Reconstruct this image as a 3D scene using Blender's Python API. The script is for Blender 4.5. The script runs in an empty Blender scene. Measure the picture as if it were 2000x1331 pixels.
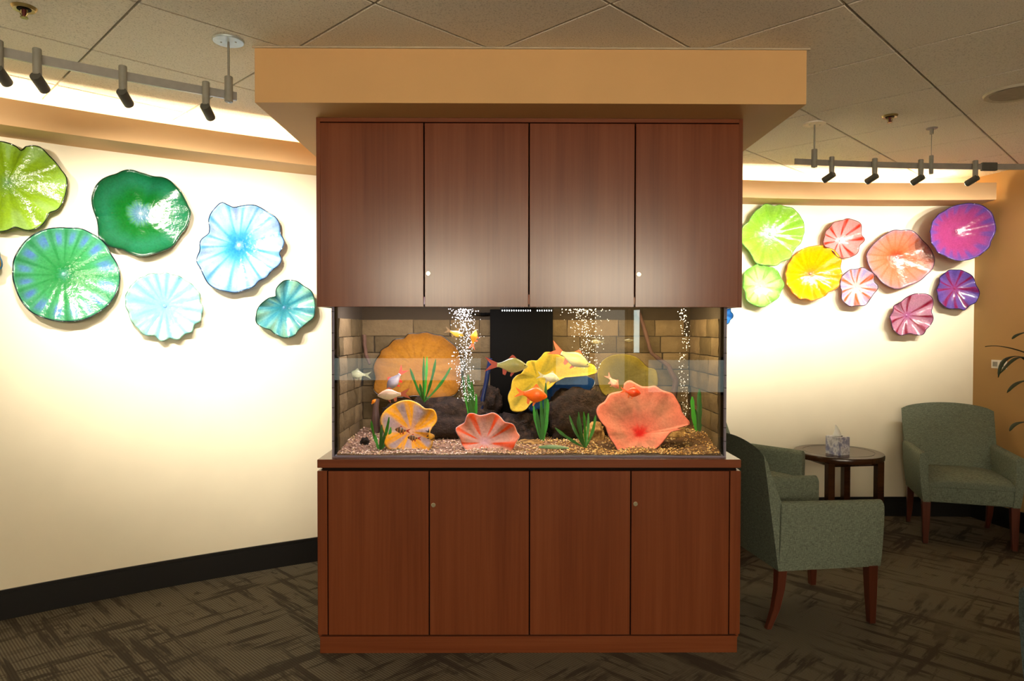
import bpy, bmesh, math, random
from mathutils import Vector, Matrix
random.seed(7)
SC = bpy.context.scene
COL = SC.collection
PI = math.pi

# ------------------------------------------------------------------ camera
F_PX, PITCH, YAW, ROLL, EYE = 1346.5, -0.0189, -0.0067, 0.0013, Vector((0, 0, 1.5))
def pix_dir(u, v):
    u -= 1000.0; v -= 665.5
    c, s = math.cos(-ROLL), math.sin(-ROLL); u, v = c*u - s*v, s*u + c*v
    x, y2, z2 = u, F_PX, -v
    c, s = math.cos(PITCH), math.sin(PITCH); y, z = c*y2 - s*z2, s*y2 + c*z2
    c, s = math.cos(YAW), math.sin(YAW)
    return Vector((c*x - s*y, s*x + c*y, z))
def at_y(u, v, Y): d = pix_dir(u, v); return EYE + d*(Y/d.y)
def at_z(u, v, Z): d = pix_dir(u, v); return EYE + d*((Z-EYE.z)/d.z)
def at_plane(u, v, p, n): d = pix_dir(u, v); return EYE + d*((p-EYE).dot(n)/d.dot(n))
cd = bpy.data.cameras.new('camera'); cam = bpy.data.objects.new('camera', cd); COL.objects.link(cam)
cd.sensor_width = 36; cd.lens = F_PX/2000*36; cd.clip_start = 0.02; cd.clip_end = 60
fw = pix_dir(1000, 665.5).normalized()
rt = (pix_dir(1500, 665.5) - pix_dir(500, 665.5)).normalized()
up = rt.cross(fw).normalized()
M = Matrix((rt, up, -fw)).transposed().to_4x4(); M.translation = EYE
cam.matrix_world = M
SC.camera = cam
# ------------------------------------------------------------------ world, exposure
W = bpy.data.worlds.new('world'); SC.world = W; W.use_nodes = True
W.node_tree.nodes['Background'].inputs[0].default_value = (0.9, 0.8, 0.65, 1)
W.node_tree.nodes['Background'].inputs[1].default_value = 0.05
SC.view_settings.view_transform = 'Standard'; SC.view_settings.look = 'None'
SC.view_settings.exposure = 0.0; SC.view_settings.gamma = 1.0; SC.view_settings.use_curve_mapping = False
SC.cycles.use_denoising = True; SC.cycles.adaptive_threshold = 0.015
SC.cycles.max_bounces = 7; SC.cycles.diffuse_bounces = 4; SC.cycles.glossy_bounces = 4
SC.cycles.transparent_max_bounces = 24; SC.cycles.sample_clamp_indirect = 6.0
# light levels of the room's lamps and the added panels
P_SPOT, P_COVE, P_PANEL, P_TANK = 112.0, 70.0, 8.0, 17.0

# ------------------------------------------------------------------ helpers
def lin(c):
    if isinstance(c, str):
        c = c.lstrip('#'); c = tuple(int(c[i:i+2], 16) for i in (0, 2, 4))
    return tuple((x/255/12.92 if x/255 <= 0.04045 else ((x/255+0.055)/1.055)**2.4) for x in c[:3])
lin_ = lin
def lin4(c): return lin(c) + (1.0,)
def mixc(a, b, t): t = max(0, min(1, t)); return tuple(x+(y-x)*t for x, y in zip(a, b))
MATS = {}
class N:
    """small node-tree helper"""
    def __init__(s, name):
        s.m = bpy.data.materials.new(name); s.m.use_nodes = True; s.t = s.m.node_tree
        s.t.nodes.clear(); s.out = s.t.nodes.new('ShaderNodeOutputMaterial'); MATS[name] = s.m
    def n(s, typ, **kw):
        nd = s.t.nodes.new('ShaderNode'+typ)
        for k, v in kw.items():
            if k in nd.inputs: nd.inputs[k].default_value = v
            else: setattr(nd, k, v)
        return nd
    def l(s, a, b): s.t.links.new(a, b)
    def coords(s, scale=(1, 1, 1), rot=(0, 0, 0), kind='Object', jitter=False):
        tc = s.n('TexCoord'); mp = s.n('Mapping'); mp.inputs['Scale'].default_value = scale; mp.inputs['Rotation'].default_value = rot
        s.l(tc.outputs[kind], mp.inputs['Vector'])
        if jitter:
            oi = s.n('ObjectInfo'); mm = s.n('Math', operation='MULTIPLY'); mm.inputs[1].default_value = 37.0
            s.l(oi.outputs['Random'], mm.inputs[0]); cb = s.n('CombineXYZ')
            for k in 'XYZ': s.l(mm.outputs[0], cb.inputs[k])
            s.l(cb.outputs[0], mp.inputs['Location'])
        return mp.outputs[0]
    def noise(s, vec, scale, detail=3, rough=0.55):
        nd = s.n('TexNoise'); nd.inputs['Scale'].default_value = scale; nd.inputs['Detail'].default_value = detail
        nd.inputs['Roughness'].default_value = rough; s.l(vec, nd.inputs['Vector']); return nd.outputs['Fac']
    def ramp(s, fac, stops, interp='LINEAR'):
        r = s.n('ValToRGB'); cr = r.color_ramp; cr.interpolation = interp
        while len(cr.elements) < len(stops): cr.elements.new(0.5)
        for e, (p, c) in zip(cr.elements, stops): e.position = p; e.color = c if len(c) == 4 else tuple(c)+(1,)
        s.l(fac, r.inputs[0]); return r.outputs['Color']
    def mix(s, fac, a, b, blend='MIX'):
        m = s.n('MixRGB', blend_type=blend)
        for k, x in ((0, fac), (1, a), (2, b)):
            if hasattr(x, 'is_linked'): s.l(x, m.inputs[k])
            else: m.inputs[k].default_value = x if not isinstance(x, tuple) or len(x) == 4 else x+(1,)
        return m.outputs[0]
    def math(s, op, a, b=0.0):
        m = s.n('Math', operation=op)
        for k, x in ((0, a), (1, b)):
            if hasattr(x, 'is_linked'): s.l(x, m.inputs[k])
            else: m.inputs[k].default_value = x
        return m.outputs[0]
    def bump(s, h, strength=0.2, dist=0.01):
        b = s.n('Bump'); b.inputs['Strength'].default_value = strength; b.inputs['Distance'].default_value = dist
        s.l(h, b.inputs['Height']); return b.outputs['Normal']
    def pbr(s, col, rough=0.6, spec=0.4, metal=0.0, normal=None, coat=0.0, trans=0.0, emit=None, estr=0.0):
        p = s.n('BsdfPrincipled')
        if hasattr(col, 'is_linked'): s.l(col, p.inputs['Base Color'])
        else: p.inputs['Base Color'].default_value = tuple(col)+(1,) if len(col) == 3 else col
        if hasattr(rough, 'is_linked'): s.l(rough, p.inputs['Roughness'])
        else: p.inputs['Roughness'].default_value = rough
        p.inputs['Specular IOR Level'].default_value = spec; p.inputs['Metallic'].default_value = metal
        p.inputs['Coat Weight'].default_value = coat; p.inputs['Coat Roughness'].default_value = 0.06
        p.inputs['Transmission Weight'].default_value = trans
        if emit is not None: p.inputs['Emission Color'].default_value = tuple(emit)+(1,); p.inputs['Emission Strength'].default_value = estr
        if normal is not None: s.l(normal, p.inputs['Normal'])
        s.l(p.outputs[0], s.out.inputs[0]); return p
def plain(name, c, rough=0.5, spec=0.4, metal=0.0, coat=0.0, vary=0.08, scale=30):
    n = N(name); v = n.coords(jitter=True); f = n.noise(v, scale)
    c = lin(c); col = n.ramp(f, [(0.3, tuple(x*(1-vary) for x in c)), (0.7, tuple(min(1, x*(1+vary)) for x in c))])
    n.pbr(col, rough, spec, metal, coat=coat); return n.m
def emitter(name, c, strength):
    n = N(name); e = n.n('Emission'); e.inputs[0].default_value = tuple(c)+(1,); e.inputs[1].default_value = strength
    n.l(e.outputs[0], n.out.inputs[0]); return n.m

class MB:
    """collects geometry (world or local coords) and links it as one mesh object"""
    def __init__(s): s.v = []; s.f = []; s.c = None
    def add(s, vs, fs, col=None):
        o = len(s.v); s.v += [Vector(p) for p in vs]; s.f += [tuple(i+o for i in q) for q in fs]
        if col is not None:
            if s.c is None: s.c = [(1, 1, 1)]*o
            s.c += [col]*len(vs) if not isinstance(col, list) else col
        return s
    def box(s, a, b):
        x0, y0, z0 = a; x1, y1, z1 = b
        return s.add([(x0,y0,z0),(x1,y0,z0),(x1,y1,z0),(x0,y1,z0),(x0,y0,z1),(x1,y0,z1),(x1,y1,z1),(x0,y1,z1)],
            [(0,3,2,1),(4,5,6,7),(0,1,5,4),(1,2,6,5),(2,3,7,6),(3,0,4,7)])
    def prism(s, poly, z0, z1):
        n = len(poly); vs = [(x, y, z0) for x, y in poly]+[(x, y, z1) for x, y in poly]
        fs = [tuple(range(n-1, -1, -1)), tuple(range(n, 2*n))]+[(i, (i+1) % n, (i+1) % n+n, i+n) for i in range(n)]
        return s.add(vs, fs)
    def tube(s, pts, rad, n=10, cap=True, col=None, flat=1.0):
        pts = [Vector(p) for p in pts]; rads = rad if isinstance(rad, (list, tuple)) else [rad]*len(pts)
        vs = []; fs = []; ref = None
        for i, p in enumerate(pts):
            t = (pts[min(i+1, len(pts)-1)]-pts[max(i-1, 0)]).normalized()
            if ref is None: ref = Vector((0, 0, 1)) if abs(t.z) < 0.9 else Vector((1, 0, 0))
            a = t.cross(ref).normalized(); b = a.cross(t).normalized(); ref = b
            for k in range(n):
                q = 2*PI*k/n; vs.append(p+(a*math.cos(q)+b*math.sin(q)*flat)*rads[i])
        for i in range(len(pts)-1):
            for k in range(n): fs.append((i*n+k, i*n+(k+1) % n, (i+1)*n+(k+1) % n, (i+1)*n+k))
        if cap: fs += [tuple(range(n-1, -1, -1)), tuple(range((len(pts)-1)*n, len(pts)*n))]
        return s.add(vs, fs, col)
    def loop(s, pts, rad, n=6, col=None):
        pts = [Vector(p) for p in pts]; m = len(pts); vs = []; fs = []
        ctr = sum(pts, Vector())/m
        for i, p in enumerate(pts):
            t = (pts[(i+1) % m]-pts[i-1]).normalized(); a = (p-ctr).normalized(); a = (a-t*a.dot(t)).normalized(); b = t.cross(a)
            for k in range(n):
                q = 2*PI*k/n; vs.append(p+(a*math.cos(q)+b*math.sin(q))*rad)
        for i in range(m):
            for k in range(n): fs.append((i*n+k, i*n+(k+1) % n, ((i+1) % m)*n+(k+1) % n, ((i+1) % m)*n+k))
        return s.add(vs, fs, col)
    def lathe(s, prof, c=(0, 0, 0), n=24, col=None):
        vs = []; fs = []
        for r, z in prof:
            for k in range(n): q = 2*PI*k/n; vs.append((c[0]+r*math.cos(q), c[1]+r*math.sin(q), c[2]+z))
        for i in range(len(prof)-1):
            for k in range(n): fs.append((i*n+k, i*n+(k+1) % n, (i+1)*n+(k+1) % n, (i+1)*n+k))
        fs += [tuple(range(n-1, -1, -1)), tuple(range((len(prof)-1)*n, len(prof)*n))]
        return s.add(vs, fs, col)
    def move(s, mat):
        s.v = [mat @ p for p in s.v]; return s
    def build(s, name, mat, parent=None, origin=None, smooth=False, bevel=0.0, seg=2, label=None):
        if parent is not None and origin is None: origin = parent.get('_o'); origin = Vector(origin) if origin is not None else Vector((0, 0, 0))
        if origin is None:
            xs = [p.x for p in s.v]; ys = [p.y for p in s.v]; zs = [p.z for p in s.v]
            origin = Vector(((min(xs)+max(xs))/2, (min(ys)+max(ys))/2, min(zs)))
        origin = Vector(origin)
        me = bpy.data.meshes.new(name); me.from_pydata([tuple(p-origin) for p in s.v], [], s.f); me.update()
        if s.c is not None:
            at = me.color_attributes.new('Col', 'FLOAT_COLOR', 'POINT')
            at.data.foreach_set('color', [x for c in s.c for x in (c[0], c[1], c[2], 1.0)])
        bm = bmesh.new(); bm.from_mesh(me); bmesh.ops.recalc_face_normals(bm, faces=bm.faces)
        if bevel > 0:
            es = [e for e in bm.edges if len(e.link_faces) == 2 and e.calc_face_angle(0) > 0.5]
            bmesh.ops.bevel(bm, geom=es, offset=bevel, segments=seg, profile=0.6, affect='EDGES', clamp_overlap=True)
        bm.to_mesh(me); bm.free()
        if smooth or bevel > 0:
            me.polygons.foreach_set('use_smooth', [True]*len(me.polygons))
            if not (smooth is True and bevel == 0): me.set_sharp_from_angle(angle=0.6)
        me.materials.append(MATS[mat] if isinstance(mat, str) else mat)
        o = bpy.data.objects.new(name, me); COL.objects.link(o)
        if parent is not None:
            o.parent = parent; po = parent.get('_o'); po = Vector(po) if po is not None else Vector((0, 0, 0))
            o.location = origin-po
        else: o.location = origin
        o['_o'] = tuple(origin)
        if label: o['label'] = label
        return o
def tag(o, label=None, cat=None, group=None, kind=None):
    for k, v in (('label', label), ('category', cat), ('group', group), ('kind', kind)):
        if v: o[k] = v
    return o
def thing(name, loc, label, cat, group=None, rotz=0.0, local=False):
    o = bpy.data.objects.new(name, None); COL.objects.link(o); o.location = loc; o.rotation_euler.z = rotz
    o.empty_display_size = 0.05
    o['_o'] = (0.0, 0.0, 0.0) if local else tuple(loc)
    return tag(o, label, cat, group)
def copy_tree(o, parent=None):
    c = o.copy(); COL.objects.link(c)
    if parent is not None: c.parent = parent
    for ch in list(o.children): copy_tree(ch, c)
    return c
def struct(o, label=None): o['kind'] = 'structure'; (label and tag(o, label)); return o

# ------------------------------------------------------------------ materials
# cherry veneer
def wood(name, dark, mid, light, rough=0.33, axis='z', gscale=1.0):
    n = N(name)
    sc = {'z': (14, 14, 0.55), 'x': (0.55, 14, 14), 'y': (14, .55, 14)}[axis]
    v = n.coords(tuple(x*gscale for x in sc), jitter=True); a = n.noise(v, 1.0, 4, 0.6)
    sc2 = {'z': (90, 90, 2.0), 'x': (2, 90, 90), 'y': (90, 2, 90)}[axis]
    v2 = n.coords(tuple(x*gscale for x in sc2), jitter=True); b = n.noise(v2, 1.0, 2)
    f = n.math('ADD', n.math('MULTIPLY', a, 0.72), n.math('MULTIPLY', b, 0.28))
    col = n.ramp(f, [(0.28, lin(dark)), (0.5, lin(mid)), (0.74, lin(light))])
    n.pbr(col, rough, 0.5, normal=n.bump(b, 0.04, 0.002)); return n.m
wood('cherry_wood', '602d18', '713a20', '7c4428', 0.23)
wood('cherry_wood_h', '602d18', '713a20', '7c4428', 0.25, axis='x')
wood('walnut_table', '2a150c', '38200f', '472a16', 0.22, axis='x')
wood('leg_wood', '42200f', '52281a', '613222', 0.3)
plain('gap_dark', '140c08', 0.8, 0.1)
plain('black_paint', '12100e', 0.5, 0.35)
plain('lock_metal', 'd9cfae', 0.25, 0.5, metal=0.9)
plain('lock_core', '4a4436', 0.4, 0.5, metal=0.8)
plain('silicone', '7c7684', 0.5, .2); plain('silicone_mark', '2b2830', 0.5)
# paints
def paint(name, c, rough=0.7, b=0.05):
    n = N(name); v = n.coords(); f = n.noise(v, 4, 2); g = n.noise(v, 220, 2); c = lin(c)
    n.pbr(n.ramp(f, [(0.3, tuple(x*.975 for x in c)), (0.7, tuple(min(1, x*1.02) for x in c))]), rough, 0.3, normal=n.bump(g, b, 0.002)); return n.m
paint('wall_cream', 'eae0c6'); paint('wall_tan', 'ab8654'); paint('soffit_tan', 'd0a670'); paint('cove_tan', 'd9b283'); paint('back_wall_tan', 'b08d5e')
# ceiling tiles
n = N('ceiling_tile'); v = n.coords(jitter=True); f = n.noise(v, 150, 4, .7); g = n.noise(v, 420, 2)
col = n.ramp(f, [(0.30, lin('b4aea0')), (0.46, lin('ebe4d6')), (0.7, lin('f2ecdf'))])
n.pbr(col, 0.95, 0.1, normal=n.bump(n.math('ADD', f, g), 0.5, 0.004))
plain('ceiling_grid', 'b6a88f', 0.6)
plain('ceiling_void', '2e2820', 0.9)
# carpet
n = N('carpet')
vr = n.coords((1, 1, 1), (0, 0, PI/4))
sx = n.n('SeparateXYZ'); n.l(vr, sx.inputs[0]); X, Y = sx.outputs[0], sx.outputs[1]
def stretched(ax, ay, seed, thr, soft=0.035):
    cb = n.n('CombineXYZ'); n.l(n.math('MULTIPLY', X, ax), cb.inputs[0]); n.l(n.math('MULTIPLY', Y, ay), cb.inputs[1]); cb.inputs[2].default_value = seed
    r = n.noise(cb.outputs[0], 1.0, 4, 0.62); return n.ramp(r, [(thr-soft, (0, 0, 0)), (thr+soft, (1, 1, 1))])
sa = stretched(1.7, 17, 1.3, 0.55); sb = stretched(17, 1.9, 7.7, 0.555)
ma = stretched(1.7, 2.6, 3.1, 0.44, 0.06); mb2 = stretched(2.6, 1.7, 9.4, 0.47, 0.06)
st = n.math('MAXIMUM', n.math('MULTIPLY', sa, ma), n.math('MULTIPLY', sb, mb2))
blk = stretched(5.0, 9.0, 21.0, 0.64, 0.02)
st = n.math('MAXIMUM', st, n.math('MULTIPLY', blk, 0.9))
# carpet tile check: rib direction turns from one tile to the next
rib1 = n.math('SINE', n.math('MULTIPLY', X, 2*PI/0.0125)); rib2 = n.math('SINE', n.math('MULTIPLY', Y, 2*PI/0.0125))
rib = n.math('ADD', n.math('MULTIPLY', rib2, 0.5), 0.5)
pile = n.noise(n.coords(), 260, 3)
base = n.mix(rib, lin4('554d43'), lin4('76705f'))
dark = n.mix(rib, lin4('423b33'), lin4('4b443b'))
col = n.mix(st, base, dark); col = n.mix(0.35, col, n.ramp(pile, [(0.3, (0.25, .25, .25)), (0.7, (1, 1, 1))]), 'MULTIPLY')
n.pbr(col, 0.95, 0.1, normal=n.bump(n.math('ADD', n.math('MULTIPLY', rib, 0.6), pile), 0.35, 0.004))
# chair fabric
def fabric(name, d, m, l):
    n = N(name); v = n.coords(); a = n.coords((60, 60, 420)); b = n.coords((420, 420, 60))
    f = n.math('ADD', n.math('MULTIPLY', n.noise(a, 1.0, 3, .65), 0.5), n.math('MULTIPLY', n.noise(b, 1.0, 3, .65), 0.5))
    col = n.ramp(f, [(0.38, lin(d)), (0.5, lin(m)), (0.62, lin(l))])
    n.pbr(col, 0.92, 0.2, normal=n.bump(f, 0.35, 0.003)); return n.m
fabric('sage_fabric', '4c5446', '687062', '7e8876'); fabric('teal_vignette_fabric', '2f3838', '424d4c', '54605e')  # teal set darker: the corner vignette is put into its colour
# metals
plain('track_grey', '8a887e', 0.45, 0.5); plain('rail_alu', 'a8a6a2', 0.28, 0.6, metal=0.5); plain('head_grey', '5a5a54', 0.45, 0.4, metal=0.3)
plain('canopy_grey', 'a9b4b6', 0.4, 0.5, metal=0.3); plain('canopy_cream', 'e6dccb', 0.5); plain('cable_steel', '9a978e', 0.35, metal=0.8)
plain('sprinkler_red', '5a2420', 0.4, metal=0.5); plain('sprinkler_ring', '8f8050', 0.35, metal=0.6); plain('speaker_white', 'bdb29c', 0.6); plain('speaker_mesh', '9c917d', 0.8)
plain('outlet_white', 'e9e3d5', 0.4); plain('outlet_grey', '8c877c', 0.5)
emitter('spot_lens', (1.0, 0.93, 0.78), 14.0)
emitter('cove_glow', (1.0, 0.86, 0.56), P_COVE)
emitter('panel_glow', (1.0, 0.86, 0.66), P_PANEL)
# thin clear pane: clear through, mirror by Fresnel
def clear_pane(name, tint, ior=1.5):
    n = N(name); t = n.n('BsdfTransparent'); t.inputs[0].default_value = tuple(tint)+(1,); g = n.n('BsdfGlossy'); g.inputs['Roughness'].default_value = 0.0
    fr = n.n('Fresnel'); fr.inputs[0].default_value = ior; mx = n.n('MixShader')
    n.l(fr.outputs[0], mx.inputs[0]); n.l(t.outputs[0], mx.inputs[1]); n.l(g.outputs[0], mx.inputs[2]); n.l(mx.outputs[0], n.out.inputs[0]); return n.m
clear_pane('tank_glass', (0.985, 0.995, 0.985))
n = N('tank_water'); t = n.n('BsdfTransparent'); t.inputs[0].default_value = (0.97, 0.975, 0.94, 1); n.l(t.outputs[0], n.out.inputs[0])
# blown glass: colour comes from the piece's own point colours, flecked with noise
def blown(name, thru, rough=0.17, coat=0.5, spec=0.5):
    n = N(name); at = n.n('VertexColor'); at.layer_name = 'Col'
    v = n.coords((1, 1, 1)); a = n.noise(v, 95, 4, .7); b = n.noise(v, 38, 3)
    m1 = n.mix(0.30, at.outputs[0], n.ramp(a, [(0.35, (.35, .35, .35)), (0.62, (1, 1, 1))]), 'MULTIPLY')
    m2 = n.mix(0.12, m1, n.ramp(b, [(0.4, (.5, .5, .5)), (0.65, (1, 1, 1))]), 'MULTIPLY')
    bn = n.bump(b, 0.32, 0.01); p = n.pbr(m2, rough, spec, normal=bn, coat=coat); n.l(bn, p.inputs['Coat Normal'])
    tr = n.n('BsdfTranslucent'); n.l(m2, tr.inputs[0]); mx = n.n('MixShader'); mx.inputs[0].default_value = thru
    n.l(p.outputs[0], mx.inputs[1]); n.l(tr.outputs[0], mx.inputs[2]); n.l(mx.outputs[0], n.out.inputs[0]); return n.m
blown('blown_glass', 0.30)
blown('blown_glass_wet', 0.35, 0.5, 0.0, 0.12)
def colored(name, rough=0.5, spec=0.4, coat=0.0, fleck=0.25, fscale=120):
    n = N(name); at = n.n('VertexColor'); at.layer_name = 'Col'; v = n.coords(); a = n.noise(v, fscale, 3)
    n.pbr(n.mix(fleck, at.outputs[0], n.ramp(a, [(0.35, (.3, .3, .3)), (0.65, (1, 1, 1))]), 'MULTIPLY'), rough, spec, coat=coat); return n.m
colored('pebble', 0.6, fleck=0.15); colored('fish_skin', 0.35, 0.5, 0.3, 0.25, 260); colored('leaf_green', 0.4, 0.4, 0.0, 0.2, 90)

# ------------------------------------------------------------------ room shell
CX, CY, RW = 3.0, -3.55, 9.01          # the long wall is an arc
R_COVE, R_RAIL = 8.745, 7.66
Z_C, Z_SOF, Z_COVE = 2.6835, 2.4497, 2.465
def arc(R, a): return (CX+R*math.cos(a), CY+R*math.sin(a))
def arc_x(R, x): return math.acos((x-CX)/R)          # angle where the arc has this x (upper half)
A_R = math.atan2(5.44-CY, 3.69-CX); A_L = arc_x(RW, -4.2)
def arc_band(mb, r0, r1, z0, z1, a0, a1, nseg=60):
    poly = [arc(r0, a0+(a1-a0)*i/nseg) for i in range(nseg+1)]+[arc(r1, a1+(a0-a1)*i/nseg) for i in range(nseg+1)]
    n = len(poly); m = nseg+1
    vs = [(x, y, z0) for x, y in poly]+[(x, y, z1) for x, y in poly]; fs = []
    for i in range(nseg):
        j = n-1-i
        fs += [(i, i+1, j-1, j), (i+n, j+n, j-1+n, i+1+n), (i, i+n, i+1+n, i+1), (j, j-1, j-1+n, j+n)]
    fs += [(0, n-1, 2*n-1, n), (nseg, nseg+n, nseg+1+n, nseg+1)]
    return mb.add(vs, fs)
LW = arc(RW, A_L)
SWX = lambda y: 3.69+(5.44-y)*0.2       # right side wall runs slightly outwards
Y_BACK = -3.0
floor = struct(MB().prism([(LW[0]-.2, Y_BACK-.1), (SWX(Y_BACK)+.1, Y_BACK-.1), (SWX(5.6)+.1, 5.6), (1.5, 5.6), (LW[0]-.2, LW[1]+1.2)], -0.05, 0.0).build('floor', 'carpet', origin=(0, 0, 0)), 'brown patterned carpet floor')
wall_back_curve = struct(arc_band(MB(), RW, RW+.1, 0, 2.74, A_R-.012, A_L, 90).build('wall_curved', 'wall_cream', origin=(0, 0, 0), smooth='a'), 'long curved cream wall')
struct(MB().prism([(SWX(5.5), 5.5), (SWX(5.5)+.1, 5.5), (SWX(Y_BACK)+.1, Y_BACK), (SWX(Y_BACK), Y_BACK)], 0, 2.74).build('wall_right', 'wall_tan', origin=(0, 0, 0)), 'tan side wall')
struct(MB().box((LW[0]-.12, Y_BACK, 0), (LW[0], LW[1]+.05, 2.74)).build('wall_left', 'wall_tan', origin=(0, 0, 0)), 'tan wall')
# baseboards: black, with a stepped cap
b1 = arc_band(MB(), RW-.014, RW+.002, 0, 0.135, A_R, A_L, 90); arc_band(b1, RW-.009, RW+.002, 0.135, 0.145, A_R, A_L, 90); arc_band(b1, RW-.013, RW+.002, 0.143, 0.153, A_R, A_L, 90)
struct(b1.build('baseboard_curved', 'black_paint', origin=(0, 0, 0), smooth='a'))
struct(MB().prism([(SWX(5.44)-.014, 5.44), (SWX(5.44)+.002, 5.44), (SWX(0)+.002, 0), (SWX(0)-.014, 0)], 0, 0.15).build('baseboard_right', 'black_paint', origin=(0, 0, 0)))
# cove along the curved wall: fascia and shelf, lamps hidden inside
cv = arc_band(MB(), R_COVE+.018, RW+.002, Z_COVE, Z_COVE+.014, A_R, A_L, 90); arc_band(cv, R_COVE, R_COVE+.018, Z_COVE, Z_COVE+.128, A_R, A_L, 90)
struct(cv.build('trim_1', 'cove_tan', origin=(0, 0, 0), smooth='a'), 'tan curved light cove running along the wall top')
# ceiling: grid plate above, lay-in tiles with open joints set at 45 degrees
ceil = struct(MB().prism([(LW[0]-.3, Y_BACK-.1), (SWX(Y_BACK)+.2, Y_BACK-.1), (SWX(5.7)+.2, 5.7), (LW[0]-.3, 5.7)], Z_C+.016, Z_C+.06).build('ceiling', 'ceiling_grid', origin=(0, 0, 0)), 'grey-beige tiled ceiling laid diagonally')
S = 0.6092; GA = 0.7884; E1 = Vector((math.sin(GA), math.cos(GA))); E2 = Vector((-math.cos(GA), math.sin(GA))); G0 = Vector((1.2366, 2.5395))
h = (S-0.0085)/2
tile0 = None; ntile = 0; cand = []
for i in range(-16, 10):
    for j in range(-12, 14):
        c = G0+E1*S*(i+.5)+E2*S*(j+.5)
        if c.y < 0.2 or c.x < LW[0]+.1 or c.x > SWX(c.y)-.0 and c.y < 4.6 or c.x > SWX(c.y)+.35: continue
        if (c-Vector((CX, CY))).length > RW+.38: continue
        cand.append(c)
for c in cand:
    if tile0 is None:
        tile0 = MB().box((-h, -h, 0), (h, h, .0165)).build('ceiling_tile', 'ceiling_tile', ceil, origin=(0, 0, 0), bevel=.003, seg=1); o = tile0
    else: o = tile0.copy(); COL.objects.link(o)
    o.location = (c.x, c.y, Z_C); o.rotation_euler.z = math.atan2(E1.y, E1.x)+random.choice((0, PI/2, PI)); ntile += 1
# the part of the ceiling behind the photographer, same grid level
struct(MB().box((LW[0], Y_BACK, Z_C), (SWX(Y_BACK), 0.15, Z_C+.018)).build('ceiling_rear', 'ceiling_tile', origin=(0, 0, 0)), 'tiled ceiling behind the viewer')
# soffit over the aquarium
SL, SR, SY = -1.0679, 1.2681, 2.9383
aL, aR = arc_x(RW-.004, SL), arc_x(RW-.004, SR)
poly = [(SL, SY), (SR, SY)]+[arc(RW-.004, aR+(aL-aR)*i/14) for i in range(15)]
soff = struct(MB().prism(poly, Z_SOF, Z_C+.014).build('soffit_wall_box', 'soffit_tan', origin=(0, 0, 0)), 'tan boxed soffit over the aquarium')
soff.name = 'trim_2'
struct(MB().prism([(SL-.008, SY-.008), (SR+.012, SY-.008), (SR+.012, SY), (SL-.008, SY)], Z_C-.006, Z_C+.001).build('trim_3', 'ceiling_grid', origin=(0, 0, 0)), 'thin pale edge trim between soffit and ceiling')
# ---- back of the room (reflected in the tank glass; upper pane added for front light)
bw = MB().box((LW[0], Y_BACK-.12, 0), (SWX(Y_BACK), Y_BACK, 2.74)); struct(bw.build('wall_back', 'back_wall_tan', origin=(0, 0, 0)), 'tan wall behind the viewer')
emitter('day_pane', (0.80, 0.95, 0.86), 1.5); emitter('day_pane_strong', (0.85, 1.0, 0.92), 8.0)
emitter('pale_panel_glow', (1.0, .95, .78), 1.3)  # glow put in for a pale upright panel reflected in the tank
def back_glow_window(k, x0, x1, z0, z1, pane='day_pane'):
    w = thing('window_%d' % k, (0.5*(x0+x1), Y_BACK, z0), None, None); w['kind'] = 'structure'
    fr = MB(); t = .04
    fr.box((x0-t, Y_BACK-.01, z0-t), (x1+t, Y_BACK+.03, z0)); fr.box((x0-t, Y_BACK-.01, z1), (x1+t, Y_BACK+.03, z1+t)); fr.box((x0-t, Y_BACK-.01, z0), (x0, Y_BACK+.03, z1)); fr.box((x1, Y_BACK-.01, z0), (x1+t, Y_BACK+.03, z1))
    fr.build('window_frame', 'black_paint', w); MB().box((x0, Y_BACK+.002, z0), (x1, Y_BACK+.012, z1)).build('pane', pane, w)
back_glow_window(1, -2.4, -0.35, 0.78, 1.08); back_glow_window(2, 0.66, 1.10, 0.72, 1.10); back_glow_window(5, 1.19, 1.60, 0.72, 1.74, 'pale_panel_glow'); back_glow_window(6, 1.92, 3.2, 0.62, 1.06); back_glow_window(3, 1.72, 1.80, 1.16, 1.74, 'day_pane_strong'); emitter('added_glow_pane', (1.0, .86, .64), 36.0)
back_glow_window(4, -1.6, 2.2, 1.80, 2.32, 'added_glow_pane')  # unseen glowing strip added for front light and glare on the hood doors
dd = thing('door_1', (0.1, Y_BACK, 0), None, None); dd['kind'] = 'structure'
MB().box((-.30, Y_BACK, 0), (.55, Y_BACK+.04, 2.1)).build('door_panel', 'gap_dark', dd); MB().box((-.36, Y_BACK, 0), (-.30, Y_BACK+.06, 2.16)).box((.55, Y_BACK, 0), (.61, Y_BACK+.06, 2.16)).box((-.3, Y_BACK, 2.1), (.55, Y_BACK+.06, 2.16)).build('door_frame', 'black_paint', dd)

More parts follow.
